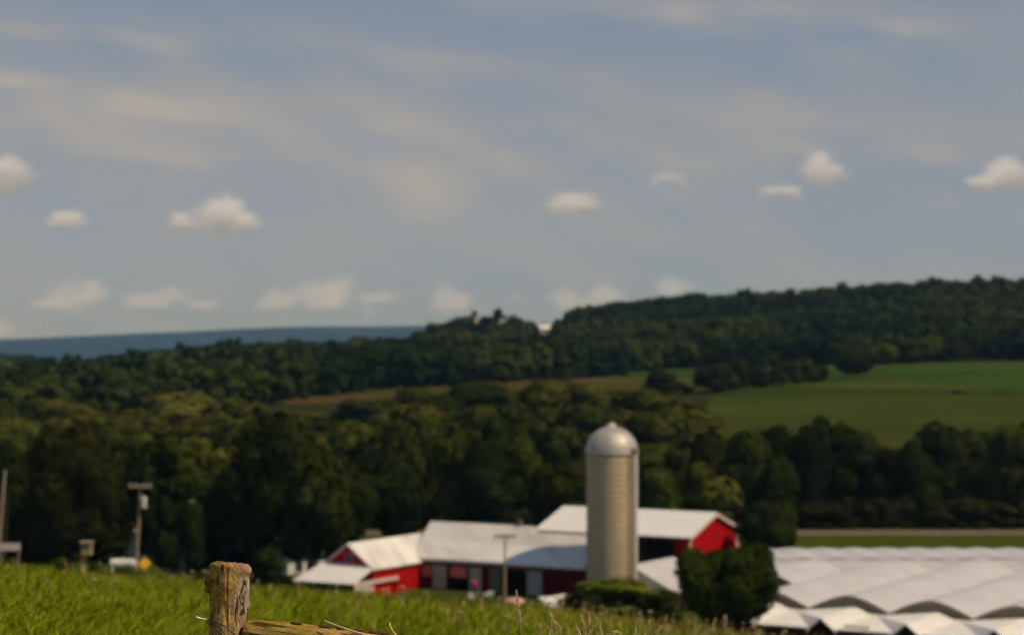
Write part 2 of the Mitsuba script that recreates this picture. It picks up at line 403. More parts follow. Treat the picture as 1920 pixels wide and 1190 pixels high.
def field(name, x_of, ys, bsdf, label, lift, n=40):
    """A field laid on the terrain between x_of(y) = (left, right)."""
    Y, S = np.meshgrid(ys, np.linspace(0, 1, n), indexing='ij')
    lo, hi = x_of(Y)
    X = lo + (hi - lo) * S
    V = np.stack([X, Y, terrain(X, Y) + lift], -1).reshape(-1, 3)
    m = n
    i, j = np.meshgrid(np.arange(len(ys) - 1), np.arange(m - 1), indexing='ij')
    a = (i * m + j).ravel()
    single(name, (V, np.vstack([np.column_stack([a, a + 1, a + m + 1]), np.column_stack([a, a + m + 1, a + m])])), bsdf, label, 'field', True, 'structure')


tx = lambda px: (px - 960) / F
# the hay field widens towards us from its tip at the hedgerow; the crop field lies above it on the right
edge_crop = lambda Y: np.interp(Y, [535, 570, 610, 650, 690, 745], [tx(2060), tx(1880), tx(1730), tx(1650), tx(1630), tx(1600)]) * Y
field('hay_field', lambda Y: (np.interp(Y, [400, 560, 600, 640, 680], [tx(1290), tx(1335), tx(1420), tx(1540), tx(1600)]) * Y, np.where(Y > 536, edge_crop(Y), 0.33 * Y)), np.linspace(400, 680, 50), 'hay_green', 'olive hay field sloping up behind the valley trees', 0.10)
field('crop_field', lambda Y: (edge_crop(Y), 0.34 * Y), np.linspace(536, 762, 40), 'crop_green', 'bright green crop field on the hillside at right', 0.12)
field('stubble_field', lambda Y: (tx(530) * Y, np.interp(Y, [560, 600, 640, 690], [tx(1300), tx(1330), tx(1300), tx(1150)]) * Y), np.linspace(575, 690, 40), 'stubble', 'narrow brown stubble field below the wooded hill', 0.10)
field('pasture_strip', lambda Y: (np.interp(Y, [612, 640, 690, 770], [tx(1390), tx(1300), tx(1120), tx(1090)]) * Y, tx(1600) * Y), np.linspace(612, 775, 34), 'crop_green', 'thin green pasture strip behind the hedgerow', 0.16)

# the country road beyond the greenhouses
yr = np.linspace(271.5, 278.5, 6)
xr = np.linspace(-120, 130, 90)
X, Y = np.meshgrid(xr, yr)
V = np.stack([X, Y, terrain(X, Y) + 0.05], -1).reshape(-1, 3)
i, j = np.meshgrid(np.arange(5), np.arange(89), indexing='ij')
a = (i * 90 + j).ravel()
single('road', (V, np.vstack([np.column_stack([a, a + 1, a + 91]), np.column_stack([a, a + 91, a + 90])])), 'asphalt', 'pale country road beyond the white greenhouses', 'road', False, 'structure')

# far blue ridge across the lowland
Tt = np.linspace(-0.5, 0.5, 161)
Yr = np.array([7900, 8300, 8700, 9100, 9500, 9900, 10600.0])
hz = np.interp(Tt * F + 960, [-400, 0, 270, 540, 790, 1200, 1700, 2300], [649, 636, 624.5, 612, 611, 614, 622, 634])
top = EYE - (hz - HOR) / F * 9500 + 5 * (meshkit.fbm(np.stack([Tt * 60, Tt * 0, Tt * 0], -1), 4, 3) - 0.5)
prof = np.array([0.0, 0.12, 0.36, 0.70, 1.0, 0.9, 0.3])
V = np.stack([Tt[None] * Yr[:, None], np.broadcast_to(Yr[:, None], (7, 161)), -60 + prof[:, None] * (top + 60)[None]], -1)
V[:, :, 2] += 4 * (meshkit.fbm(V * [0.0011, 0.0011, 0], 4, 8) - 0.5) * np.array([0, 1, 1, 1, 0, 1, 0])[:, None]
i, j = np.meshgrid(np.arange(6), np.arange(160), indexing='ij')
a = (i * 161 + j).ravel()
single('far_ridge', (V.reshape(-1, 3), np.vstack([np.column_stack([a, a + 1, a + 162]), np.column_stack([a, a + 162, a + 161])])), 'hazed_woods', 'long blue ridge on the far horizon', 'hill', True, 'structure')


# ------------------------------------------------------------------ trees
ICO1, ICO2 = trimesh.creation.icosphere(subdivisions=1), trimesh.creation.icosphere(subdivisions=2)


def crown(seed, n_lobes=16, n_leaf=1300, leaf=0.050, shape='round', low=0.16, core=0.80, big=1.0):
    """A unit crown (1 wide, 1 high): lobes packed in an envelope, each a ragged shell of leaf sprays over a darker-lit lumpy core."""
    r = np.random.default_rng(seed)
    C, Rr = [], []
    for k in range(n_lobes):
        for _ in range(40):
            z = r.uniform(low + 0.06, 0.86)
            u = (z - low) / (1 - low)
            if shape == 'round':
                env = 0.5 * math.sqrt(max(1 - (2 * u - 0.85) ** 2 / 1.35, 0.02))
            elif shape == 'cone':
                env = 0.5 * (1.02 - u) ** 0.85
            elif shape == 'dome':
                env = 0.5 * math.sqrt(max(1 - (u * 0.98) ** 2.2, 0.02))
            else:
                env = 0.5 * (0.55 + 0.45 * math.sin(math.pi * min(u * 1.1, 1)))
            rad = r.uniform(0.10, 0.19) * big * (1.15 if shape != 'cone' else 0.75)
            d = max(env - rad * 0.8, 0) * math.sqrt(r.uniform(0.15, 1))
            g = r.uniform(0, 2 * math.pi)
            c = np.array([d * math.cos(g), d * math.sin(g), min(z, 1 - rad * 0.8)])
            if all(np.linalg.norm(c - q) > 0.55 * rad for q in C):
                break
        C.append(c)
        Rr.append(rad)
    C, Rr = np.array(C), np.array(Rr)
    V, Fc, N, at_ = [], [], [], 0
    for c, q in zip(C, Rr):
        v = ICO1.vertices * (1 + 0.35 * (meshkit.fbm(ICO1.vertices * 1.7 + c * 9, 2, seed) - 0.5))[:, None]
        V.append(c + v * q * core)
        N.append(ICO1.vertices)
        Fc.append(ICO1.faces + at_)
        at_ += len(v)
    pick = r.choice(n_lobes, n_leaf * 2, p=Rr ** 2 / (Rr ** 2).sum())
    d = r.normal(size=(n_leaf * 2, 3))
    d[:, 2] += 0.25
    d /= np.linalg.norm(d, axis=1, keepdims=True)
    p = C[pick] + d * (Rr[pick] * r.uniform(0.82, 1.16, n_leaf * 2))[:, None]
    inside = np.zeros(len(p), int)
    for c, q in zip(C, Rr):
        inside += np.linalg.norm(p - c, axis=1) < 0.8 * q
    ok = (inside == 0) & (p[:, 2] > low * 0.7)
    p, d = p[ok][:n_leaf], d[ok][:n_leaf]
    n = len(p)
    a = np.cross(d, r.normal(size=(n, 3)))
    a /= np.linalg.norm(a, axis=1, keepdims=True)
    b = np.cross(a, d) * 0.75 + d * r.uniform(-0.6, 0.6, (n, 1))
    s = (leaf * r.uniform(0.6, 1.35, n))[:, None]
    quad = np.stack([p - a * s, p - b * s * 0.8, p + a * s + d * s * 0.3, p + b * s], 1)
    hub = np.array([0, 0, 0.45])
    out = p - hub
    out /= np.linalg.norm(out, axis=1, keepdims=True)
    nn = d * 0.75 + out * 0.35 + r.normal(size=(n, 3)) * 0.22
    nn /= np.linalg.norm(nn, axis=1, keepdims=True)
    V.append(quad.reshape(-1, 3))
    N.append(np.repeat(nn, 4, 0))
    q = at_ + np.arange(n)[:, None] * 4
    Fc += [np.hstack([q, q + 1, q + 2]), np.hstack([q, q + 2, q + 3])]
    V, Fc, N = np.vstack(V), np.vstack(Fc), np.vstack(N)
    w = max(np.ptp(V[:, 0]), np.ptp(V[:, 1]))
    V[:, :2] /= w
    V[:, 2] = low * 0.6 + (V[:, 2] - V[:, 2].min()) * (1 - low * 0.6) / np.ptp(V[:, 2])
    return V, Fc, N


def crown_file(c):
    return meshkit.write_ply((c[0], c[1]), normals=c[2])


def trunk_mesh(low, seed, sides=7, limbs=4):
    r = np.random.default_rng(seed)
    ms = [tube([[0, 0, -0.03], [0.005, 0, 0.12], [0.01, 0.01, 0.34], [0.0, 0.02, 0.62]], [0.034, 0.024, 0.017, 0.006], sides)]
    for k in range(limbs):
        g, z = k * 2 * math.pi / limbs + r.uniform(-0.4, 0.4), r.uniform(0.2, 0.42)
        e = np.array([math.cos(g) * 0.24, math.sin(g) * 0.24, z + 0.22])
        ms.append(tube([[0.005, 0.005, z], e * [0.5, 0.5, 1] - [0, 0, 0.07], e], [0.013, 0.009, 0.003], 5, False))
    return cat(ms)


CROWNS = {s: [crown_file(crown(100 + 17 * i + 1000 * q, *args)) for i in range(n)]
          for q, (s, n, args) in enumerate([('round', 5, (13, 1350, 0.050, 'round', 0.14, 0.80, 1.30)), ('dome', 4, (13, 1350, 0.048, 'dome', 0.06, 0.80, 1.35)),
                                            ('cone', 2, (20, 1100, 0.042, 'cone', 0.05)), ('big', 2, (34, 5200, 0.027, 'round', 0.16)), ('shrub', 3, (13, 700, 0.06, 'dome', 0.02)), ('high', 1, (16, 1500, 0.045, 'round', 0.27)), ('loose', 1, (24, 4600, 0.030, 'round', 0.40, 0.66))])}
TRUNKS = [meshkit.write_ply(trunk_mesh(0.2, 50 + i)) for i in range(3)]
_n = [0]


def tree(name, label, x, y, h, w, leaf, form, category='tree', group=None, trunk=True, sink=0.0):
    k = thing(name, label, category, group)
    i = _n[0]
    _n[0] += 1
    z = height(x, y) - sink
    rot = (i * 137.5) % 360
    tw = T().translate([float(x), float(y), z]).rotate([0, 0, 1], rot).scale([float(w), float(w) * (0.9 + 0.2 * ((i * 7) % 5) / 4), float(h)])
    f = CROWNS[form][i % len(CROWNS[form])]
    scene[k + '__crown'] = {'type': 'ply', 'filename': f, 'face_normals': False, 'bsdf': {'type': 'ref', 'id': leaf}, 'to_world': tw}
    if trunk:
        scene[k + '__trunk'] = {'type': 'ply', 'filename': TRUNKS[i % 3], 'face_normals': True, 'bsdf': {'type': 'ref', 'id': 'bark'},
                                'to_world': T().translate([float(x), float(y), z]).rotate([0, 0, 1], rot).scale([float(h)] * 3)}
    return k


def ptree(name, label, px, py, wpx, D, leaf, form, **kw):
    x = (px - 960) / F * D
    h = EYE - (py - HOR) / F * D - height(x, D)
    return tree(name, label, x, D, h, wpx / F * D, leaf, form, **kw)


# trees that stand out
ptree('leafy_tree', 'big dark maple-like tree in front of the white house, left of the barns', 520, 772, 252, 231, 'leaf_dark', 'big')
ptree('leafy_tree', 'broad dark brownish tree behind the bird box at the far left', 135, 788, 205, 233, 'leaf_brown', 'big')
ptree('small_tree', 'dark rounded small tree in front of the greenhouses, right of the silo', 1362, 1012, 190, 168, 'leaf_mid', 'loose')
ptree('leafy_tree', 'dark tree between the red barn gable and the greenhouses', 1440, 935, 150, 226, 'leaf_dark', 'round')
ptree('leafy_tree', 'tall mid green tree just behind the utility pole', 315, 812, 165, 262, 'leaf_mid', 'round')
ptree('leafy_tree', 'dark tree cut by the left edge of the picture', 2, 820, 140, 240, 'leaf_dark', 'round')
ptree('willow_tree', 'large pale olive rounded tree rising above the left wood', 335, 728, 215, 450, 'leaf_willow', 'dome')
ptree('willow_tree', 'pale olive tree touching the right side of the largest one', 425, 742, 120, 455, 'leaf_willow', 'dome')
ptree('willow_tree', 'pale olive tree low on the left of the largest one', 240, 764, 130, 440, 'leaf_willow', 'dome')
ptree('leafy_tree', 'olive sunlit tree behind the red barn roof, right of the silo', 1315, 862, 150, 264, 'leaf_olive', 'round')
ptree('leafy_tree', 'green tree half hidden by the right side of the silo', 1228, 872, 110, 262, 'leaf_mid', 'round')
ptree('leafy_tree', 'dark tree filling the gap left of the silo', 1050, 862, 130, 262, 'leaf_brown', 'round')
ptree('leafy_tree', 'dark tree behind the roof ridge of the long barn', 930, 868, 150, 258, 'leaf_dark', 'round')
ptree('leafy_tree', 'dark tree above the gabled barn roof', 720, 872, 160, 256, 'leaf_dark', 'round')
ptree('leafy_tree', 'dark tree right beside the big maple-like one', 640, 842, 140, 250, 'leaf_dark', 'round')
ptree('leafy_tree', 'small dark tree over the green roofed house', 405, 905, 110, 232, 'leaf_dark', 'round')
ptree('leafy_tree', 'dark low tree by the roof slope of the shaded house', 300, 930, 90, 226, 'leaf_dark', 'round')

ptree('leafy_tree', 'dark tree with high crown hanging over the white house wall', 582, 868, 165, 219, 'leaf_dark', 'high')
ptree('leafy_tree', 'thin dark tree before the green roofed house', 352, 938, 74, 227, 'leaf_dark', 'round')

# rows of valley trees; each row's skyline as (photo column, row)
ORD = ['first', 'second', 'third', 'fourth', 'fifth', 'sixth', 'seventh', 'eighth', 'ninth', 'tenth', 'eleventh', 'twelfth', 'thirteenth', 'fourteenth', 'fifteenth', 'sixteenth', 'seventeenth', 'eighteenth', 'nineteenth',
       'twentieth', 'twenty-first', 'twenty-second', 'twenty-third', 'twenty-fourth', 'twenty-fifth', 'twenty-sixth', 'twenty-seventh', 'twenty-eighth', 'twenty-ninth', 'thirtieth', 'thirty-first', 'thirty-second', 'thirty-third']


def row(where, group, px0, px1, step, D, dD, sky, leaves, w, seed, gaps=(), forms=('round', 'dome')):
    r = np.random.default_rng(seed)
    spots, px = [], px0
    while px < px1:
        if not any(a < px < b for a, b in gaps):
            spots.append(px + r.uniform(-0.2, 0.2) * step)
        px += step * r.uniform(0.8, 1.2)
    for k, px in enumerate(sorted(spots)):
        top = np.interp(px, *zip(*sky)) + r.uniform(-5, 14)
        ptree('valley_tree', f'{ORD[k]} tree from the left in the {where}', px, top, w * r.uniform(0.8, 1.25), D + r.uniform(-dD, dD), leaves[r.integers(len(leaves))], forms[r.integers(len(forms))], group=group)


row('nearest row behind the farm buildings', 'trees in the nearest row behind the farm', -60, 1470, 74, 284, 8,
    [(-100, 850), (230, 860), (420, 850), (620, 830), (760, 800), (880, 805), (980, 815), (1080, 850), (1200, 870), (1300, 880), (1400, 850), (1500, 830)], ['leaf_mid', 'leaf_dark', 'leaf_mid', 'leaf_brown'], 125, 1)
row('dark row along the road at right', 'trees along the road at right', 1350, 2010, 47, 299, 8,
    [(1300, 815), (1400, 798), (1460, 790), (1530, 770), (1590, 782), (1650, 826), (1700, 830), (1770, 785), (1830, 805), (1880, 800), (1920, 765), (2000, 770)], ['leaf_dark', 'leaf_brown', 'leaf_dark', 'leaf_mid'], 122, 2)
row('middle row of the valley wood', 'trees in the middle row of the valley wood', -60, 1400, 66, 345, 14,
    [(-60, 800), (150, 790), (300, 805), (450, 800), (560, 790), (650, 782), (760, 775), (880, 775), (980, 785), (1080, 790), (1200, 810), (1300, 830), (1400, 810)], ['leaf_mid', 'leaf_mid', 'leaf_olive', 'leaf_brown'], 118, 3)
row('back row of the valley wood', 'trees in the back row of the valley wood', -60, 1440, 60, 410, 14,
    [(-60, 772), (100, 766), (200, 775), (330, 775), (450, 775), (540, 778), (650, 775), (760, 752), (880, 746), (1000, 745), (1150, 752), (1250, 762), (1340, 776), (1440, 800)], ['leaf_olive', 'leaf_mid', 'leaf_olive'], 118, 4)
row('olive row below the brown field', 'olive trees in the row below the brown field', -60, 1310, 52, 500, 16,
    [(-60, 742), (60, 737), (130, 744), (220, 760), (500, 755), (580, 764), (640, 768), (700, 732), (800, 726), (900, 716), (1000, 711), (1100, 711), (1200, 722), (1290, 736), (1340, 745), (1400, 782)], ['leaf_olive', 'leaf_olive', 'leaf_mid'], 115, 6, gaps=[(285, 440), (605, 670)], forms=('dome', 'round'))

# hedgerow and single trees around the hillside fields
for px, py, w, D, leaf, form, label in [
        (1243, 703, 76, 574, 'leaf_dark', 'dome', 'dark round tree standing in the brown field'),
        (1285, 720, 50, 570, 'leaf_dark', 'shrub', 'low dark bush right of the tree in the brown field'),
        (1332, 694, 62, 572, 'leaf_dark', 'round', 'leftmost tall dark tree of the hedgerow'),
        (1358, 690, 56, 578, 'leaf_mid', 'round', 'green tree second in the hedgerow'),
        (1384, 682, 44, 584, 'leaf_dark', 'round', 'tall narrow dark hedgerow tree before the green strip'),
        (1417, 696, 52, 592, 'leaf_dark', 'dome', 'short round dark hedgerow tree'),
        (1455, 679, 52, 598, 'leaf_dark', 'cone', 'pointed dark conifer in the hedgerow'),
        (1487, 688, 44, 606, 'leaf_mid', 'round', 'green tree right of the pointed conifer'),
        (1512, 681, 48, 614, 'leaf_mid', 'round', 'mid green tree near the right end of the hedgerow'),
        (1535, 693, 46, 618, 'leaf_dark', 'dome', 'low dark tree beside the gap in the hedgerow'),
        (1590, 652, 96, 652, 'leaf_dark', 'round', 'big dark tree where the hedgerow meets the hill forest'),
        (1655, 655, 70, 770, 'leaf_bright', 'dome', 'bright green round tree at the top edge of the crop field'),
        (1700, 650, 64, 776, 'leaf_mid', 'round', 'second light green tree above the crop field'),
        (1745, 640, 74, 784, 'leaf_bright', 'round', 'tallest light green tree above the crop field'),
        (1795, 648, 64, 784, 'leaf_mid', 'round', 'darker green tree at the right end above the crop field'),
        (1795, 732, 30, 560, 'leaf_dark', 'shrub', 'left small dark bush alone in the hillside field'),
        (1876, 738, 30, 552, 'leaf_dark', 'shrub', 'right small dark bush alone in the hillside field'),
        (1915, 742, 34, 548, 'leaf_dark', 'shrub', 'small dark bush at the right picture edge in the field')]:
    bush = form == 'shrub'
    ptree('field_bush' if bush else 'hedgerow_tree', label, px, py - (0 if bush else 12), w * 1.05, D, leaf, form, category='bush' if bush else 'tree', trunk=not bush)

# bushes about the farm
for px, py, w, D, leaf, label in [
        (1163, 1082, 228, 192, 'leaf_bright', 'wide low green bush in front of the silo foot'),
        (1098, 1100, 90, 190, 'leaf_dark', 'dark bush at the left of the wide low one'),
        (1240, 1104, 90, 189, 'leaf_dark', 'dark bush at the right of the wide low one'),
        (118, 1040, 46, 176, 'leaf_bright', 'small bright green roadside bush by the bird box'),
        (25, 1042, 60, 178, 'leaf_olive', 'olive roadside bush at the foot of the leaning pole'),
        (228, 1063, 84, 182, 'leaf_olive', 'low olive weeds growing up in front of the white tank'),
        (182, 1048, 44, 176, 'leaf_olive', 'low olive bush between bird box and tank'),
        (497, 1022, 74, 216, 'leaf_dark', 'dark bush before the grey end of the white house'),
        (400, 1062, 90, 205, 'leaf_dark', 'dark bush behind the near fence post')]:
    ptree('bush', label, px, py, w, D, leaf, 'shrub', category='bush', trunk=False)


# undergrowth along the wood's foot, and the far forest: masses nobody could count
def bake(protos, places):
    V, Fc, N, a = [], [], [], 0
    for k, (x, y, z, h, w, g) in enumerate(places):
        v, f, n = protos[k % len(protos)]
        c, s = math.cos(g), math.sin(g)
        q = v * [w, w, h]
        V.append(np.column_stack([x + q[:, 0] * c - q[:, 1] * s, y + q[:, 0] * s + q[:, 1] * c, z + q[:, 2]]))
        N.append(np.column_stack([n[:, 0] * c - n[:, 1] * s, n[:, 0] * s + n[:, 1] * c, n[:, 2]]))
        Fc.append(f + a)
        a += len(v)
    return np.vstack(V), np.vstack(Fc), np.vstack(N)


def stuff(name, data, bsdf, label, category):
    scene[name] = {'type': 'ply', 'filename': meshkit.write_ply((data[0], data[1]), normals=data[2]), 'face_normals': False, 'bsdf': {'type': 'ref', 'id': bsdf}}
    labels[name] = {'label': label, 'category': category, 'kind': 'stuff'}


r = np.random.default_rng(31)
under = [crown(900 + i, 7, 110, 0.085, 'dome', 0.02) for i in range(4)]
places = []
for k in range(420):
    px = r.uniform(-80, 2020)
    D = r.uniform(283, 292) if px > 1330 else r.uniform(240, 330)
    if px < 1330 and 205 < D < 282:
        D = r.uniform(286, 340)
    x = (px - 960) / F * D
    places.append((x, D, height(x, D) - 0.2, r.uniform(2.0, 4.2), r.uniform(4, 7), r.uniform(0, 6)))
for k in range(90):
    px, D = r.uniform(-60, 640), r.uniform(236, 262)
    x = (px - 960) / F * D
    places.append((x, D, height(x, D) - 0.2, r.uniform(2.5, 5.0), r.uniform(4, 7), r.uniform(0, 6)))
stuff('undergrowth', bake(under, places), 'leaf_brown', 'dark undergrowth filling the foot of the valley wood', 'undergrowth')

front = lambda t: np.interp(t, [-0.32, -0.118, -0.100, -0.064, -0.015, 0.03, 0.05, 0.066, 0.15, 0.2, 0.32], [525, 535, 588, 628, 652, 690, 716, 774, 782, 770, 770])
protos = [crown(700 + i, 6, 62, 0.10, 'round', 0.05, 0.86) for i in range(7)] + [crown(760 + i, 7, 60, 0.09, 'dome', 0.05, 0.86) for i in range(3)]
places, step = [], 8.3
for yy in np.arange(525, 1270, step):
    for xx in np.arange(-0.31 * yy, 0.33 * yy, step):
        x, y = xx + r.uniform(-3.2, 3.2), yy + r.uniform(-3.2, 3.2)
        t = x / y
        if y < front(t):
            continue
        h = r.uniform(7.5, 11.5) * (1.0 + 0.30 * (r.random() < 0.06))
        # young low growth where the skyline houses have their view
        if (850 < y < 1200 and tx(1000) < t < tx(1042)) or (930 < y < 1200 and (tx(885) < t < tx(909) or tx(935) < t < tx(953) or tx(983) < t < tx(999))):
            h = min(h, EYE + 16 / F * y - height(x, y))
            if h < 1.5 or y > 1182:
                continue
        if tx(790) < t < tx(1060) and y > 1150:
            h *= r.uniform(0.7, 1.25)
        places.append((x, y, height(x, y) - 0.3, h, r.uniform(8.5, 12.5), r.uniform(0, 6)))
for k in range(160):    # the low wood farther off at the left
    y = r.uniform(2100, 2400)
    t = r.uniform(-0.33, -0.213)
    places.append((t * y, y, height(t * y, y) - 0.5, r.uniform(9, 13), r.uniform(14, 22), r.uniform(0, 6)))
stuff('forest', bake(protos, places), 'leaf_far', 'dark broadleaf forest covering the hill', 'forest')

# ------------------------------------------------------------------ farm buildings
GZ = -22.5


def barn_long():
    k = thing('barn', 'long low shade-darkened red barn with white roof left of the silo', 'barn')
    ox, oy = 7.0, 205.0
    ez = -19.5
    holes = [(-15.2, -12.9, GZ, -20.2), (-8.6, -6.4, GZ, -20.25)]
    wall = cat([wall_x(-19.3, -0.15, GZ - 0.4, ez, 0, 0.18, holes), box(-19.3, -0.15, 7.6, 7.78, GZ - 0.4, ez),
                prism([(0.18, GZ - 0.4), (0.18, ez), (3.9, -16.55), (7.6, ez), (7.6, GZ - 0.4)], -19.3, -19.14),
                prism([(0.18, GZ - 0.4), (0.18, ez), (3.3, -17.05), (7.6, ez), (7.6, GZ - 0.4)], -0.31, -0.15)])
    part(k, 'wall', farm(wall, ox, oy), 'red_board_shade')
    part(k, 'floor', farm(box(-19.1, -0.4, 0.25, 7.5, GZ - 0.3, GZ + 0.02), ox, oy), 'inside_dark')
    part(k, 'inner_wall', farm(box(-19.1, -0.4, 4.2, 4.3, GZ, ez), ox, oy), 'inside_dark')
    part(k, 'roof', farm(slab([(-0.45, -19.46), (1.9, -18.0), (3.9, -16.28), (5.9, -18.0), (8.2, -19.46)], 0.14, -19.75, -7.9), ox, oy), 'white_roof', label='taller left section of the white roof')
    part(k, 'roof', farm(slab([(-0.45, -19.46), (1.9, -18.0), (3.25, -16.82), (5.4, -18.2), (8.2, -19.6)], 0.14, -7.88, 0.1), ox, oy), 'white_roof', label='lower right section of the white roof')
    part(k, 'gable', farm(prism([(2.35, -17.75), (3.9, -16.45), (5.4, -17.8)], -7.97, -7.885), ox, oy), 'pink_trim', label='pinkish gable end between the two roof heights')
    part(k, 'fascia', farm(box(-19.7, 0.08, -0.50, -0.452, -19.74, -19.5), ox, oy), 'white_paint')
    for a, b in [(-17.0, -15.45), (-12.8, -11.45), (-10.5, -9.2), (-6.35, -4.75)]:
        d = part(k, 'door', farm(box(a, b, -0.12, -0.03, GZ + 0.05, -20.2), ox, oy), 'door_green' if a == -10.5 else 'door_grey', label='greenish sliding barn door' if a == -10.5 else 'pale grey sliding barn door')
        part(d, 'frame', farm(cat([box(a, b, -0.15, -0.122, -20.30, -20.18), box(a, a + 0.12, -0.15, -0.122, GZ + 0.05, -20.3), box(b - 0.12, b, -0.15, -0.122, GZ + 0.05, -20.3)]), ox, oy), 'door_green' if a == -10.5 else 'door_grey')
    part(k, 'track', farm(box(-17.6, -4.3, -0.10, -0.02, -20.15, -20.08), ox, oy), 'hoop_steel')
    part(k, 'sign', farm(box(-18.3, -17.2, -0.10, -0.03, -21.3, -20.2), ox, oy), 'red_sign', label='light red board left of the doors')
    part(k, 'sign', farm(box(-15.0, -13.15, -0.10, 0.0, -21.25, -20.22), ox, oy), 'red_sign', label='light red board over the dark opening')
    part(k, 'roof_vent', farm(box(-9.6, -9.3, 3.7, 4.1, -16.3, -15.75), ox, oy), 'hoop_steel')


def barn_gabled():
    k = thing('barn', 'small red barn with dark front gable and white porch roof, leftmost of the barns', 'barn')
    ox, oy, h, L = -13.2, 206.8, 2.74, 12.5
    ez, rz = -19.6, -17.55
    tri = [(-2 * h, GZ - 0.4), (-2 * h, ez), (-h, rz - 0.12), (0, ez), (0, GZ - 0.4)]

    def pr(pts, y0, y1):          # outline in (x, z) drawn out along y
        import shapely
        m = trimesh.creation.extrude_polygon(shapely.Polygon(pts), y1 - y0, engine='earcut')
        v = np.array(m.vertices)
        m.vertices = np.column_stack([v[:, 0], y1 - v[:, 2], v[:, 1]])
        return m
    part(k, 'wall', farm(cat([pr(tri, 0, 0.16), box(-0.16, 0, 0.16, 8.6, GZ - 0.4, ez - 0.03), box(-2 * h, -2 * h + 0.16, 0.16, 9.5, GZ - 0.4, ez - 0.03)]), ox, oy), 'red_board')
    line = [(-2 * h - 0.35, ez - 0.25), (-h, rz), (0.35, ez - 0.25)]
    part(k, 'roof', farm(pr(line + [(x, z - 0.13) for x, z in reversed(line)], -0.4, L), ox, oy), 'white_roof')
    part(k, 'rake_board', farm(cat([pr([(-2 * h - 0.35, ez - 0.27), (-h, rz - 0.02), (-h, rz - 0.22), (-2 * h - 0.35, ez - 0.47)], -0.45, -0.405), pr([(-h, rz - 0.02), (0.35, ez - 0.27), (0.35, ez - 0.47), (-h, rz - 0.22)], -0.45, -0.405)]), ox, oy), 'pink_trim')
    w = part(k, 'window', farm(box(-h - 0.32, -h + 0.32, -0.05, 0.01, ez + 0.25, ez + 0.95), ox, oy), 'window_dark')
    part(w, 'frame', farm(cat([box(-h - 0.4, -h + 0.4, -0.07, 0.0, ez + 0.95, ez + 1.03), box(-h - 0.4, -h + 0.4, -0.07, 0.0, ez + 0.17, ez + 0.25), box(-h - 0.4, -h - 0.32, -0.07, 0, ez + 0.25, ez + 0.95), box(-h + 0.32, -h + 0.4, -0.07, 0, ez + 0.25, ez + 0.95)]), ox, oy), 'house_grey')
    # porch roof falling towards us
    V = np.array([[-2 * h - 0.1, -0.02, -19.45], [0.25, -0.02, -19.62], [0.3, -3.7, -20.95], [-2 * h - 1.3, -3.7, -20.95]])
    V = np.vstack([V, V - [0, 0, 0.12]])
    f = np.array([[0, 3, 2], [0, 2, 1], [4, 5, 6], [4, 6, 7], [3, 7, 6], [3, 6, 2], [1, 2, 6], [1, 6, 5], [0, 4, 7], [0, 7, 3], [0, 1, 5], [0, 5, 4]])
    part(k, 'porch_roof', farm(trimesh.Trimesh(V, f, process=False), ox, oy), 'roof_clean', label='white porch roof in front of the gable')
    for x in (-2 * h - 1.1, -3.4, -1.6, 0.1):
        part(k, 'post', farm(box(x - 0.07, x + 0.07, -3.55, -3.41, GZ - 0.4, -21.05), ox, oy), 'brown_board')
    part(k, 'back_wall', farm(box(-2 * h - 1.0, -0.2, -1.6, -1.5, GZ - 0.3, -20.35), ox, oy), 'inside_dark')
    # white beam along the sunlit side with a pale gate
    part(k, 'beam', farm(box(0.16, 0.34, -3.6, 3.9, -21.22, -20.88), ox, oy), 'pink_trim', label='long white beam along the sunlit side')
    part(k, 'post', farm(box(0.2, 0.3, -3.5, -2.9, GZ, -21.23), ox, oy), 'pink_trim')
    part(k, 'post', farm(box(0.2, 0.3, -0.9, -0.3, GZ, -21.23), ox, oy), 'pink_trim')
    part(k, 'panel', farm(box(0.22, 0.27, -2.9, -0.9, GZ, -21.24), ox, oy), 'chute_grey')
    part(k, 'post', farm(box(0.18, 0.32, 3.6, 3.88, GZ - 0.3, -21.24), ox, oy), 'red_board')


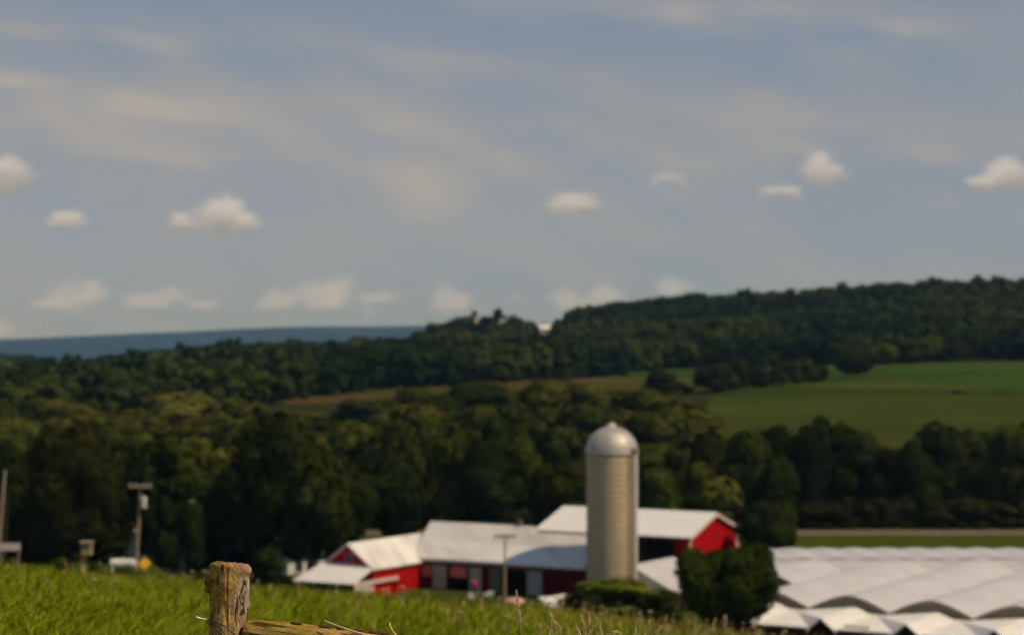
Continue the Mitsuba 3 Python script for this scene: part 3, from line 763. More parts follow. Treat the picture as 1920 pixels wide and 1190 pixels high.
def barn_far():
    k = thing('barn', 'bright red gable barn with clean white roof behind the silo', 'barn')
    ox, oy = 18.0, 221.0
    ez, rz, Wd, L = -18.0, -16.0, 11.9, 17.5
    wall = cat([wall_x(-L, -0.16, GZ - 0.4, ez, 0, 0.16, [(-13, -1.63, GZ, ez - 0.35)]), box(-L, -0.16, Wd - 0.16, Wd, GZ - 0.4, ez),
                prism([(0, GZ - 0.4), (0, ez), (Wd / 2, rz - 0.15), (Wd, ez), (Wd, GZ - 0.4)], -0.16, 0),
                prism([(0.16, GZ - 0.4), (0.16, ez), (Wd / 2, rz - 0.15), (Wd - 0.16, ez), (Wd - 0.16, GZ - 0.4)], -L, -L + 0.16)])
    part(k, 'wall', farm(wall, ox, oy), 'red_board')
    part(k, 'floor', farm(box(-L + 0.3, -0.3, 0.3, Wd - 0.3, GZ - 0.3, GZ + 0.02), ox, oy), 'inside_dark')
    part(k, 'inner_wall', farm(box(-L + 0.3, -0.3, 8, 8.1, GZ + 0.02, ez), ox, oy), 'inside_dark')
    part(k, 'roof', farm(slab([(-0.5, ez - 0.12), (Wd / 2, rz), (Wd + 0.5, ez - 0.12)], 0.13, -L - 0.3, 0.35), ox, oy), 'roof_clean')
    for a, b in (((-0.5, ez - 0.14), (Wd / 2, rz - 0.02)), ((Wd / 2, rz - 0.02), (Wd + 0.5, ez - 0.14))):
        part(k, 'rake_board', farm(prism([a, b, (b[0], b[1] - 0.36), (a[0], a[1] - 0.36)], 0.352, 0.40), ox, oy), 'pink_trim')
    for y0 in (-0.06, Wd - 0.36):
        part(k, 'corner_board', farm(box(0.003, 0.06, y0, y0 + 0.42, GZ, ez + 0.05), ox, oy), 'pink_trim')
    part(k, 'base_board', farm(box(0.003, 0.07, 0.4, Wd - 0.4, GZ, GZ + 1.0), ox, oy), 'white_paint')
    for x in (-5.2, -9.2):
        part(k, 'post', farm(box(x - 0.1, x + 0.1, 0.01, 0.15, GZ, ez - 0.36), ox, oy), 'brown_board')


barn_long()
barn_gabled()
barn_far()


def silo():
    k = thing('silo', 'tall round concrete silo with silver dome beside the long barn', 'silo')
    cx, cy, R = 9.35, 204.0, 2.36
    z0, z1 = GZ - 0.3, -8.75
    tr = lambda m: m.apply_translation([cx, cy, 0])
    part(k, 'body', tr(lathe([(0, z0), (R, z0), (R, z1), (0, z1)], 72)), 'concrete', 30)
    n = 25
    for i in range(n):
        z = z0 + 0.8 + (z1 - 0.25 - z0 - 0.8) * i / (n - 1)
        part(k, 'hoop', tr(lathe([(R + 0.004, z - 0.065), (R + 0.04, z - 0.055), (R + 0.04, z + 0.055), (R + 0.004, z + 0.065)], 56)), 'hoop_steel')
    # staves standing proud by turns: shallow vertical joints
    dome = [(R + 0.14, z1 + 0.0), (R + 0.14, z1 + 0.1)] + [((R + 0.10) * math.cos(a), z1 + 0.1 + 2.38 * math.sin(a)) for a in np.linspace(0.02, math.pi / 2 - 0.12, 16)]
    d = part(k, 'dome', tr(lathe(dome, 64)), 'galvanised', 50)
    for i in range(14):
        g = i * 2 * math.pi / 14 + 0.1
        pts = [[(R + 0.12) * math.cos(a) * math.cos(g), (R + 0.12) * math.cos(a) * math.sin(g), z1 + 0.1 + 2.40 * math.sin(a)] for a in np.linspace(0.0, math.pi / 2 - 0.12, 9)]
        part(d, 'seam', tr(tube(pts, 0.022, 5)), 'galvanised')
    part(k, 'cap', tr(lathe([(0.42, z1 + 2.42), (0.40, z1 + 2.62), (0.22, z1 + 2.76), (0.0, z1 + 2.8)], 24)), 'white_paint', 40)
    ch = lathe([(0, z0), (0.36, z0), (0.36, z1 + 0.15), (0.0, z1 + 0.55)], 20).apply_translation([2.0, -1.42, 0])
    part(k, 'chute', tr(ch), 'chute_grey', 40, label='pale vertical unloading chute on the right side')
    part(k, 'chute_hood', tr(box(1.55, 2.25, -1.8, -1.0, z1 - 0.1, z1 + 0.5)), 'hoop_steel')
    part(k, 'ladder', tr(cat([box(1.42, 1.5, -1.98, -1.88, z0, z1)] + [box(1.50, 1.62, -1.95, -1.9, z, z + 0.04) for z in np.arange(z0 + 0.4, z1, 0.6)])), 'hoop_steel')


silo()


# greenhouses: gutter-connected hooped bays, their lean-to in front, a farther block and one lone hoop house
def hoop_bay(hw, rise, gut, L, n=14, t=0.03):
    g = np.linspace(-1, 1, n + 1)
    x, z = g * hw, gut + rise * (1 - np.abs(g) ** 1.55)
    v = np.concatenate([np.column_stack([x, np.full_like(x, y), z]) for y in (0, L)] + [np.column_stack([x, np.full_like(x, y), z - t]) for y in (0, L)])
    m, f = n + 1, []
    for i in range(n):
        f += [(i, i + 1, m + i + 1), (i, m + i + 1, m + i), (2 * m + i, 3 * m + i + 1, 2 * m + i + 1), (2 * m + i, 3 * m + i, 3 * m + i + 1)]
        for e in (0, 1):
            f += [(e * m + i, e * m + i + 1, (e + 2) * m + i + 1), (e * m + i, (e + 2) * m + i + 1, (e + 2) * m + i)]
    return trimesh.Trimesh(v, np.array(f), process=False)


def hoop_end(hw, rise, gut, bottom, y, n=14):
    import shapely
    g = np.linspace(-1, 1, n + 1)
    pts = list(zip(g * (hw - 0.02), gut - 0.04 + rise * (1 - np.abs(g) ** 1.55))) + [(hw - 0.02, bottom), (-hw + 0.02, bottom)]
    m = trimesh.creation.extrude_polygon(shapely.Polygon(pts), 0.06, engine='earcut')
    v = np.array(m.vertices)
    m.vertices = np.column_stack([v[:, 0], y + v[:, 2], v[:, 1]])
    m.invert()
    return m


def greenhouse_block():
    k = thing('greenhouse', 'long connected white greenhouse with hooped bays at right', 'greenhouse')
    S, gut, rise, hw = 6.85, -19.85, 1.22, 3.40
    back = {-3: 20, -2: 14}
    for i in range(-3, 4):
        b = back.get(i, 0)
        Px, Py = 27 + i * S * R2[0] + b * W2[0], 174.5 + i * S * R2[1] + b * W2[1]
        L = (204.0 - Py) / W2[1]
        part(k, 'roof_bay', farm(hoop_bay(hw, rise, gut, L), Px, Py), 'poly_film', 35)
        e = part(k, 'end_wall', farm(hoop_end(hw, rise, gut, GZ - 0.3, 0.25), Px, Py), 'poly_end', label='dark arched end wall of a greenhouse bay')
        part(e, 'arch', farm(tube([[x, 0.1, gut + 0.02 + rise * (1 - abs(x / hw) ** 1.55)] for x in np.linspace(-hw * 0.99, hw * 0.99, 15)], 0.07, 6), Px, Py), 'poly_bright')
        part(k, 'gutter', farm(box(hw - 0.12, hw + 0.16, 0.1, L, gut - 0.12, gut + 0.03), Px, Py), 'galvanised')
        part(k, 'end_wall', farm(hoop_end(hw, rise, gut, GZ - 0.3, L - 0.3), Px, Py), 'poly_end')
    part(k, 'side_wall', farm(box(-3.5, -3.42, 0.3, 30, GZ - 0.3, gut), 27 - S * R2[0], 174.5 - S * R2[1]), 'poly_end')


def greenhouse_front():
    k = thing('canopy', 'bright white low shade roof with small gables along the greenhouse front', 'canopy')
    ox, oy, S = 27.0, 174.5, 6.85
    x0, x1 = -8.8, 24
    V = np.array([[x0, -0.15, -19.98], [x1, -0.15, -19.98], [x1, -7.4, -20.36], [x0, -7.4, -20.36]])
    V = np.vstack([V, V - [0, 0, 0.1]])
    f = np.array([[0, 3, 2], [0, 2, 1], [4, 5, 6], [4, 6, 7], [3, 7, 6], [3, 6, 2], [1, 2, 6], [1, 6, 5], [0, 4, 7], [0, 7, 3], [0, 1, 5], [0, 5, 4]])
    part(k, 'roof', farm(trimesh.Trimesh(V, f, process=False), ox, oy), 'poly_bright')
    for i in range(-1, 4):
        c = i * S + 0.7
        A, B = np.array([c - 0.05, -7.6, -19.62]), np.array([c + 0.05, -0.6, -19.5])
        Fl, Fr, Bl, Br = np.array([c - 1.25, -7.6, -20.6]), np.array([c + 1.15, -7.6, -20.6]), np.array([c - (5.0 if i >= 0 else 2.4), -0.6, -20.05]), np.array([c + 1.5, -0.6, -20.05])
        up = np.array([0, 0, 0.05])
        v = np.array([A, B, Fl, Bl, Fr, Br, A + up, B + up, Fl + up, Bl + up, Fr + up, Br + up])
        ff = np.array([[0, 2, 3], [0, 3, 1], [0, 1, 5], [0, 5, 4], [6, 9, 8], [6, 7, 9], [6, 11, 7], [6, 10, 11], [0, 8, 2], [0, 6, 8], [0, 4, 10], [0, 10, 6], [1, 3, 5]])
        part(k, 'gable_roof', farm(trimesh.Trimesh(v, ff, process=False), ox, oy), 'poly_bright')
        e = np.array([A + [0, 0.08, -0.06], Fl + [0.08, 0.08, 0], Fr + [-0.08, 0.08, 0], A + [0, 0.14, -0.06], Fl + [0.08, 0.14, 0], Fr + [-0.08, 0.14, 0]])
        part(k, 'gable', farm(trimesh.Trimesh(e, np.array([[0, 1, 2], [3, 5, 4], [0, 3, 4], [0, 4, 1], [0, 2, 5], [0, 5, 3], [1, 4, 5], [1, 5, 2]]), process=False), ox, oy), 'inside_dark', label='dark panel for the shaded triangular gable opening')  # near-black panel gives the shade inside the gable by its colour
    for j in range(5):  # added dark boxes in place of unreadable lettering
        x = 2.15 + j * 0.42
        part(k, 'roof_mark', farm(box(x, x + 0.24, -6.6, -6.35, -20.35, -20.12), ox, oy), 'hoop_steel', label='small dark mark on the white roof')
    part(k, 'front_wall', farm(box(x0 + 0.5, x1, -6.9, -6.8, GZ - 0.4, -20.45), ox, oy), 'brown_board')
    for x in np.arange(x0 + 0.2, x1, S / 2):
        part(k, 'post', farm(box(x, x + 0.12, -7.3, -7.18, GZ - 0.4, -20.46), ox, oy), 'brown_board')


def greenhouse_back():
    k = thing('greenhouse', 'farther block of narrow white hoop roofs beside the road verge', 'greenhouse')
    for i in range(13):
        tr = T().translate([24.5 + i * 3.05, 204.2, 0])
        for nm, m, b in (('roof_bay', hoop_bay(1.52, 0.16, -18.72, 10.2), 'poly_film'), ('end_wall', hoop_end(1.52, 0.16, -18.72, GZ - 0.3, 0.15), 'poly_bright'), ('end_wall', hoop_end(1.52, 0.16, -18.72, GZ - 0.3, 9.9), 'poly_end')):  # near end walls take the bright film to offset their shade
            part(k, nm, m.apply_translation([24.5 + i * 3.05, 204.2, 0]), b, 35 if nm == 'roof_bay' else False)


greenhouse_block()
greenhouse_front()
greenhouse_back()
gb = [q for q in labels if q.startswith('greenhouse') and 'farther' in labels[q]['label']][0]
V = np.array([[22.8, 204.15, -18.74], [62.8, 204.15, -18.74], [62.8, 201.6, -20.0], [22.8, 201.6, -20.0]])
V = np.vstack([V, V - [0, 0, 0.04]])
part(gb, 'added_apron', trimesh.Trimesh(V, np.array([[0, 3, 2], [0, 2, 1], [4, 5, 6], [4, 6, 7], [3, 7, 6], [3, 6, 2], [1, 2, 6], [1, 6, 5], [0, 4, 7], [0, 7, 3], [0, 1, 5], [0, 5, 4]]), process=False), 'poly_film', label='added white film sheet tilted to catch sun on the near side')  # added sheet, tilted so the sun brightens the dark band between the blocks
k = thing('shed', 'plain grey roofed shed seen right behind the silo', 'shed')
hx, hy = 11.2, 204.5


def across(pts, y0, y1):
    import shapely
    m = trimesh.creation.extrude_polygon(shapely.Polygon(pts), y1 - y0, engine='earcut')
    v = np.array(m.vertices)
    m.vertices = np.column_stack([v[:, 0], y1 - v[:, 2], v[:, 1]])
    return m


ln = [(-4.2, -21.3), (0, -19.25), (4.6, -21.5)]
part(k, 'roof', farm(across(ln + [(x, z - 0.1) for x, z in reversed(ln)], -0.3, 9.0), hx, hy), 'poly_film')
part(k, 'wall', farm(across([(-4.0, GZ - 0.4), (-4.0, -21.35), (0, -19.4), (4.3, -21.5), (4.3, GZ - 0.4)], 0, 8.7), hx, hy), 'white_paint')


# houses half hidden by the trees at left
def house(label, px0, px1, D, eave, ridge, wallm, roofm, rot, depth=7.0, windows=2):
    k = thing('house', label, 'house')
    x0, x1 = (px0 - 960) / F * D, (px1 - 960) / F * D
    ez, rz = EYE - (eave - HOR) / F * D, EYE - (ridge - HOR) / F * D
    c, s = math.cos(rot), math.sin(rot)
    L = (x1 - x0) / c
    gz = height((x0 + x1) / 2, D) - 0.4

    def pl(m):
        v = np.array(m.vertices)
        m.vertices = np.column_stack([x0 + v[:, 0] * c - v[:, 1] * s, D + v[:, 0] * s + v[:, 1] * c, v[:, 2]])
        return m
    part(k, 'wall', pl(prism([(0, gz), (0, ez), (depth / 2, rz - 0.12), (depth, ez), (depth, gz)], 0, L)), wallm)
    rf = part(k, 'roof', pl(slab([(-0.4, ez - 0.3), (depth / 2, rz), (depth + 0.4, ez - 0.3)], 0.12, -0.35, L + 0.35)), roofm)
    part(rf, 'chimney', pl(box(L * 0.7, L * 0.7 + 0.6, depth / 2 - 0.3, depth / 2 + 0.3, rz - 0.3, rz + 0.8)), 'house_grey')
    for i in range(windows):
        xa = L * (i + 0.7) / (windows + 0.4) - 0.45
        w = part(k, 'window', pl(box(xa, xa + 0.9, -0.06, 0.02, ez - 1.9, ez - 0.6)), 'window_dark')
        part(w, 'frame', pl(cat([box(xa - 0.08, xa + 0.98, -0.08, 0.01, ez - 0.6, ez - 0.5), box(xa - 0.08, xa + 0.98, -0.08, 0.01, ez - 2.0, ez - 1.9)])), 'white_paint')
    return k


house('white house wall glimpsed between tree trunk and gabled barn', 540, 606, 226, 1038, 1000, 'house_white', 'roof_grey', 0.7, 5)
house('green roofed house hidden in the trees right of the utility pole', 335, 440, 236, 985, 942, 'house_grey', 'roof_green', -0.25, 8)
house('shaded grey house with sloping roof behind the yellow sign', 275, 345, 226, 1040, 995, 'house_grey', 'roof_grey', 0.5, 6)
house('pale grey house in shade under the big maple-like tree', 445, 520, 236, 1035, 992, 'house_grey', 'roof_grey', -0.1, 7)
house('tiny white house on the skyline of the far hill', 1012, 1031, 1190, 616, 607, 'house_white', 'roof_clean', 0.0, 6, 1)
house('tiny tan house between trees on the far hill skyline', 892, 904, 1190, 606, 597, 'ridge_tan', 'ridge_tan', 0.0, 5, 1)

house('added pale house shape for a sky gap, middle of the skyline houses', 939, 949, 1190, 609, 600, 'ridge_tan', 'roof_clean', 0.0, 5, 1)  # added pale block where a gap of sky shows between trees
house('added pale house shape for a sky gap, nearest left of the white one', 986, 996, 1190, 609, 600, 'house_white', 'roof_grey', 0.0, 5, 1)  # likewise added to give the paleness of a sky gap

# ------------------------------------------------------------------ roadside and yard things


def utility_pole(label, base, top, D, arm=None, can=False, rad=0.16, wood='pole_wood'):
    k = thing('utility_pole', label, 'utility pole')
    b, t = at(*base, D), at(*top, D)
    g = height(b[0], D) - 0.4
    b = b + (b - t) * ((b[2] - g) / (t[2] - b[2]))
    part(k, 'shaft', tube([b, (b + t) / 2, t], [rad * 1.15, rad, rad * 0.8], 10), wood, 40)
    if arm:
        z = t[2] - 0.15
        part(k, 'crossarm', box(t[0] - arm / 2, t[0] + arm / 2, D - 0.30, D - 0.15, z - 0.09, z + 0.11), 'pole_wood')
        for s in (-0.45, -0.2, 0.2, 0.45):
            part(k, 'insulator', lathe([(0, 0), (0.05, 0), (0.07, 0.1), (0.03, 0.2), (0, 0.2)], 10).apply_translation([t[0] + s * arm, D - 0.22, z + 0.11]), 'transformer')
    if can:
        part(k, 'transformer', lathe([(0, 0), (0.22, 0.02), (0.26, 0.06), (0.26, 0.95), (0.20, 1.02), (0, 1.05)], 20).apply_translation([t[0] + 0.33, D - 0.30, t[2] - 2.05]), 'transformer', 40)


utility_pole('utility pole with crossarm and grey transformer left of the houses', (256, 1075), (264, 908), 190, 1.95, True, rad=0.125)
utility_pole('leaning bare utility pole at the left edge', (-3, 1040), (10, 881), 186, rad=0.15)
utility_pole('thin brown pole just right of the leaning one', (10, 1030), (15, 922), 205, rad=0.09, wood='bark')
utility_pole('grey utility pole with crossarm standing in front of the long barn', (946, 1110), (947, 1001), 186, 2.0, rad=0.10)

D = 188
k = thing('road_sign', 'yellow diamond road sign beside the utility pole', 'road sign')
p = at(272, 1055, D)
m = box(-0.41, 0.41, -0.012, 0.012, -0.41, 0.41)
m.apply_transform(trimesh.transformations.rotation_matrix(math.pi / 4, [0, 1, 0]))
m.apply_transform(trimesh.transformations.rotation_matrix(0.55, [0, 0, 1]))
part(k, 'panel', m.apply_translation(p), 'sign_yellow')
part(k, 'post', box(p[0] - 0.035, p[0] + 0.035, D + 0.02, D + 0.09, height(p[0], D) - 0.3, p[2] + 0.35), 'hoop_steel')

k = thing('tank', 'white horizontal tank lying left of the utility pole', 'tank')
p = at(231, 1055, 187)
L, q = 1.12, 0.40
prof = [(0, -L)] + [(q * math.sin(a), -L + q * 0.45 * (1 - math.cos(a))) for a in np.linspace(0.3, math.pi / 2, 5)] + [(q * math.cos(a), L - q * 0.45 * (1 - math.sin(a))) for a in np.linspace(0, math.pi / 2 - 0.3, 5)] + [(0, L)]
m = lathe(prof, 24)
m.apply_transform(trimesh.transformations.rotation_matrix(math.pi / 2, [0, 1, 0]))
part(k, 'shell', m.apply_translation(p), 'white_roof', 35)
for s in (-0.7, 0.7):
    part(k, 'leg', box(p[0] + s - 0.1, p[0] + s + 0.1, p[1] - 0.25, p[1] + 0.25, height(p[0], 187) - 0.3, p[2] - 0.33), 'house_grey')
part(k, 'valve_cover', lathe([(0, 0), (0.14, 0), (0.14, 0.12), (0, 0.16)], 12).apply_translation(p + [0, 0, q]), 'house_grey')

k = thing('guard_rail', 'low pale rail beyond the leaning pole at the left edge', 'guard rail')
p, p2 = at(-30, 1024, 196), at(39, 1024, 196)
part(k, 'rail', box(p[0], p2[0], 195.9, 196.0, p[2] - 0.32, p[2] + 0.32), 'pink_trim')
for s in (0.05, 0.5, 0.95):
    x = p[0] + (p2[0] - p[0]) * s
    part(k, 'post', box(x - 0.06, x + 0.06, 196.01, 196.12, height(x, 196) - 0.3, p[2] + 0.2), 'pole_wood')

# the bird box at the meadow's far edge
D = 52
k = thing('bird_box', 'weathered bird box on a post at the meadow edge', 'bird box')
p = at(163, 1027, D)
part(k, 'box', box(p[0] - 0.10, p[0] + 0.13, D - 0.11, D + 0.11, p[2] - 0.15, p[2] + 0.14), 'box_wood')
part(k, 'lid', box(p[0] - 0.14, p[0] + 0.16, D - 0.17, D + 0.14, p[2] + 0.142, p[2] + 0.17), 'pole_wood')
part(k, 'hole', lathe([(0, 0), (0.022, 0), (0.022, 0.006), (0, 0.006)], 14).apply_transform(trimesh.transformations.rotation_matrix(math.pi / 2, [1, 0, 0])).apply_translation([p[0], D - 0.111, p[2] + 0.04]), 'black_paint')
g = height(p[0], D)
part(k, 'post', tube([[p[0] - 0.09, D + 0.02, g - 0.2], [p[0] - 0.06, D + 0.02, p[2] - 0.155]], [0.06, 0.05], 8), 'box_wood')

# by the barn front
D = 197
k = thing('tarpaulin', 'white tarpaulin slung low beside the bushes under the silo', 'tarpaulin')
a, b, c, d = at(1008, 1117, 197), at(1060, 1111, 199), at(1048, 1138, 194), at(1030, 1136, 193)
uu, vv = np.meshgrid(np.linspace(0, 1, 12), np.linspace(0, 1, 12), indexing='ij')
uu, vv = uu[..., None], vv[..., None]
V = (a * (1 - uu) + b * uu) * (1 - vv) + (d * (1 - uu) + c * uu) * vv
V[..., 2] += -0.10 * np.sin(uu[..., 0] * math.pi) + 0.03 * np.sin(vv[..., 0] * 9)
V = V.reshape(-1, 3)
i, j = np.meshgrid(np.arange(11), np.arange(11), indexing='ij')
q = (i * 12 + j).ravel()
f = np.vstack([np.column_stack([q, q + 12, q + 13]), np.column_stack([q, q + 13, q + 1])])
part(k, 'sheet', trimesh.Trimesh(np.vstack([V, V - [0, 0, 0.02]]), np.vstack([f, f[:, ::-1] + len(V)]), process=False), 'poly_bright', True)
for e in (a, b):
    part(k, 'prop', tube([[e[0], e[1], GZ - 0.2], e - [0, 0, 0.03]], 0.04, 6), 'pole_wood')

k = thing('parasol', 'pale pink parasol above the grass in front of the barn door', 'parasol')
p = at(965, 1118, 192)
cz = [(0.9 * math.sin(g), 0.42 * math.cos(g)) for g in np.linspace(math.pi / 2, 0, 8)]
part(k, 'canopy', lathe([(x, z) for x, z in cz], 16).apply_translation(p - [0, 0, 0.45]), 'pink_cloth', 30)
part(k, 'pole', tube([[p[0], p[1], GZ - 0.2], p - [0, 0, 0.06]], 0.03, 8), 'white_paint')

single('flower_basket', trimesh.Trimesh(ICO2.vertices * (0.9 + 0.3 * meshkit.fbm(ICO2.vertices * 4, 2, 3))[:, None] * 0.33 + at(889, 1094, 205), ICO2.faces), 'magenta', 'round magenta flower basket hanging before the grey doors', 'flower basket', 40)
for px, py, s, lab in ((885, 1117, 0.42, 'left white flowering clump in front of the grey doors'), (915, 1113, 0.55, 'right and larger white flowering clump in front of the grey doors')):
    k = thing('flower_clump', lab, 'flowers')
    p = at(px, py, 199)
    rr = np.random.default_rng(int(px))
    fl = [trimesh.Trimesh(ICO1.vertices * 0.11 + p + rr.normal(size=3) * [s * 0.55, 0.3, s * 0.3], ICO1.faces) for _ in range(14)]
    part(k, 'blossom', cat(fl), 'white_paint', 60, kind='stuff')
    part(k, 'stem', tube([[p[0], p[1], GZ - 0.2], p], [0.16, 0.10], 7), 'leaf_mid')

k = thing('wagon', 'red farm wagon half hidden by the small dark tree', 'wagon')
p = at(1303, 1131, 196)
gz = height(p[0], p[1])
part(k, 'box', farm(cat([box(-1.25, 1.25, -0.75, 0.75, 0.6, 0.7), box(-1.25, 1.25, -0.75, -0.69, 0.7, 1.35), box(-1.25, 1.25, 0.69, 0.75, 0.7, 1.35), box(-1.25, -1.19, -0.69, 0.69, 0.7, 1.35), box(1.19, 1.25, -0.69, 0.69, 0.7, 1.35)]).apply_translation([0, 0, gz]), p[0], p[1]), 'wagon_red')
part(k, 'seat', farm(box(-1.9, -1.3, -0.5, 0.5, 0.9, 1.15).apply_translation([0, 0, gz]), p[0], p[1]), 'house_grey')
for sx in (-0.85, 0.85):
    for sy in (-0.82, 0.82):
        w = lathe([(0.12, -0.08), (0.33, -0.09), (0.36, 0), (0.33, 0.09), (0.12, 0.08)], 20)
        w.apply_transform(trimesh.transformations.rotation_matrix(math.pi / 2, [1, 0, 0]))
        h = lathe([(0, -0.05), (0.13, -0.05), (0.13, 0.05), (0, 0.05)], 12).apply_transform(trimesh.transformations.rotation_matrix(math.pi / 2, [1, 0, 0]))
        wk = part(k, 'wheel', farm(w.apply_translation([sx, sy, gz + 0.34]), p[0], p[1]), 'rubber')
        part(wk, 'rim', farm(h.apply_translation([sx, sy, gz + 0.34]), p[0], p[1]), 'white_paint')

# ------------------------------------------------------------------ meadow grass
r = np.random.default_rng(11)


def blades(n, y0, y1, hmin, hmax, wid, seed):
    r = np.random.default_rng(seed)
    y = np.exp(r.uniform(np.log(y0), np.log(y1), n))
    x = r.uniform(-0.275, 0.275, n) * y
    z = terrain(x, y) - 0.02
    pn = meshkit.fbm(np.stack([x * 0.22, y * 0.22, x * 0], -1), 3, 2)
    tuft = meshkit.fbm(np.stack([x * 1.1, y * 1.1, x * 0], -1), 2, 9)
    h = r.uniform(hmin, hmax, n) * (0.5 + 1.0 * tuft)
    g = r.uniform(0, 2 * np.pi, n)
    lean = r.uniform(0.4, 1.5, n) * h
    w = wid * r.uniform(0.6, 1.3, n) * (0.7 + y / 40)
    a = np.stack([np.cos(g), np.sin(g), g * 0], -1)
    g2 = g + r.uniform(0.6, 2.4, n)
    l = np.stack([np.cos(g2), np.sin(g2), g * 0], -1) * lean[:, None]
    base = np.stack([x, y, z], -1)
    up = np.zeros((n, 3)); up[:, 2] = h
    v = np.stack([base - a * w[:, None], base + a * w[:, None], base + up * 0.55 + l * 0.35 - a * w[:, None] * 0.8, base + up * 0.55 + l * 0.35 + a * w[:, None] * 0.8, base + up * 0.95 + l], 1)
    f = np.arange(n)[:, None] * 5
    F_ = np.vstack([np.hstack([f, f + 1, f + 3]), np.hstack([f, f + 3, f + 2]), np.hstack([f + 2, f + 3, f + 4])])
    t = x / y
    dry = np.clip(0.05 + 1.5 * (pn - 0.5) + 0.75 * sstep(26, 44, y) * (0.35 + 1.0 * sstep(-0.16, 0.10, t)) + 0.25 * sstep(0.0, 0.15, t), 0, 1)
    dry = np.clip(dry * 0.9 + r.uniform(-0.22, 0.22, n), 0, 1)[:, None]
    green = np.array([0.150, 0.205, 0.009]) * (1 - r.uniform(0, 1, (n, 1))) + np.array([0.225, 0.270, 0.014]) * r.uniform(0.4, 1, (n, 1))
    straw = np.array([0.27, 0.215, 0.055]) * r.uniform(0.6, 1.25, (n, 1))
    c = green * (1 - dry) + straw * dry
    c = c * (0.80 + 0.26 * tuft[:, None])
    nn = np.stack([l[:, 0], l[:, 1], h * 1.6], -1) + r.normal(size=(n, 3)) * 0.04
    nn /= np.linalg.norm(nn, axis=1, keepdims=True)
    return v.reshape(-1, 3), F_, np.repeat(nn, 5, 0), np.repeat(c, 5, 0)


A = blades(280000, 13, 62, 0.11, 0.25, 0.0046, 1)
scene['meadow_grass'] = {'type': 'ply', 'filename': meshkit.write_ply((A[0], A[1]), normals=A[2], color=A[3]), 'face_normals': False, 'bsdf': {'type': 'ref', 'id': 'grass'}}
labels['meadow_grass'] = {'label': 'tall unmown green and straw coloured meadow grass on the near slope', 'category': 'grass', 'kind': 'stuff'}

# seeding stems and pale flower heads over the crest
n = 1700
y = np.exp(r.uniform(np.log(22), np.log(56), n))
x = r.uniform(-0.26, 0.27, n) * y
keep = r.uniform(0, 1, n) < 0.25 + 0.75 * sstep(-0.12, 0.08, x / y)
x, y = x[keep], y[keep]
z = terrain(x, y)
n = len(x)
h = r.uniform(0.18, 0.42, n)
lx, ly = r.normal(size=n) * 0.08, r.normal(size=n) * 0.06
P0, P1 = np.stack([x, y, z], -1), np.stack([x + lx, y + ly, z + h], -1)
ax = np.stack([np.cos(x * 9), np.sin(x * 9), x * 0], -1)
w0, w1 = 0.003, 0.010
mid = P0 + (P1 - P0) * 0.72
v = np.stack([P0 - ax * w0, P0 + ax * w0, mid + ax * w0, mid - ax * w0, (mid * 0.5 + P1 * 0.5) + ax * w1, (mid * 0.5 + P1 * 0.5) - ax * w1, P1], 1).reshape(-1, 3)
f = np.arange(n)[:, None] * 7
ff = np.vstack([np.hstack([f + a, f + b, f + c]) for a, b, c in ((0, 1, 2), (0, 2, 3), (3, 2, 4), (3, 4, 5), (5, 4, 6))])
col = np.repeat(np.array([0.34, 0.26, 0.11]) * r.uniform(0.5, 1.2, (n, 1)), 7, 0)
nn = np.repeat(np.column_stack([r.normal(size=n) * 0.3, -0.4 + r.normal(size=n) * 0.3, np.full(n, 0.8)]), 7, 0)
nn /= np.linalg.norm(nn, axis=1, keepdims=True)
scene['seeding_grass'] = {'type': 'ply', 'filename': meshkit.write_ply((v, ff), normals=nn, color=col), 'face_normals': False, 'bsdf': {'type': 'ref', 'id': 'grass'}}
labels['seeding_grass'] = {'label': 'brown seeding grass stems standing over the meadow crest', 'category': 'grass', 'kind': 'stuff'}
ms = []
for q in range(70):
    yy = r.uniform(24, 52)
    xx = r.uniform(-0.24, 0.25) * yy
    zz = height(xx, yy) + r.uniform(0.22, 0.45)
    ms.append(trimesh.Trimesh(ICO1.vertices * [0.035, 0.035, 0.016] + [xx, yy, zz], ICO1.faces))
    ms.append(tube([[xx, yy, zz - 0.45], [xx, yy, zz]], 0.004, 4, False))
single('wildflower', cat(ms), 'box_wood', 'small pale wildflower heads dotted through the grass', 'wildflowers', False, 'stuff')


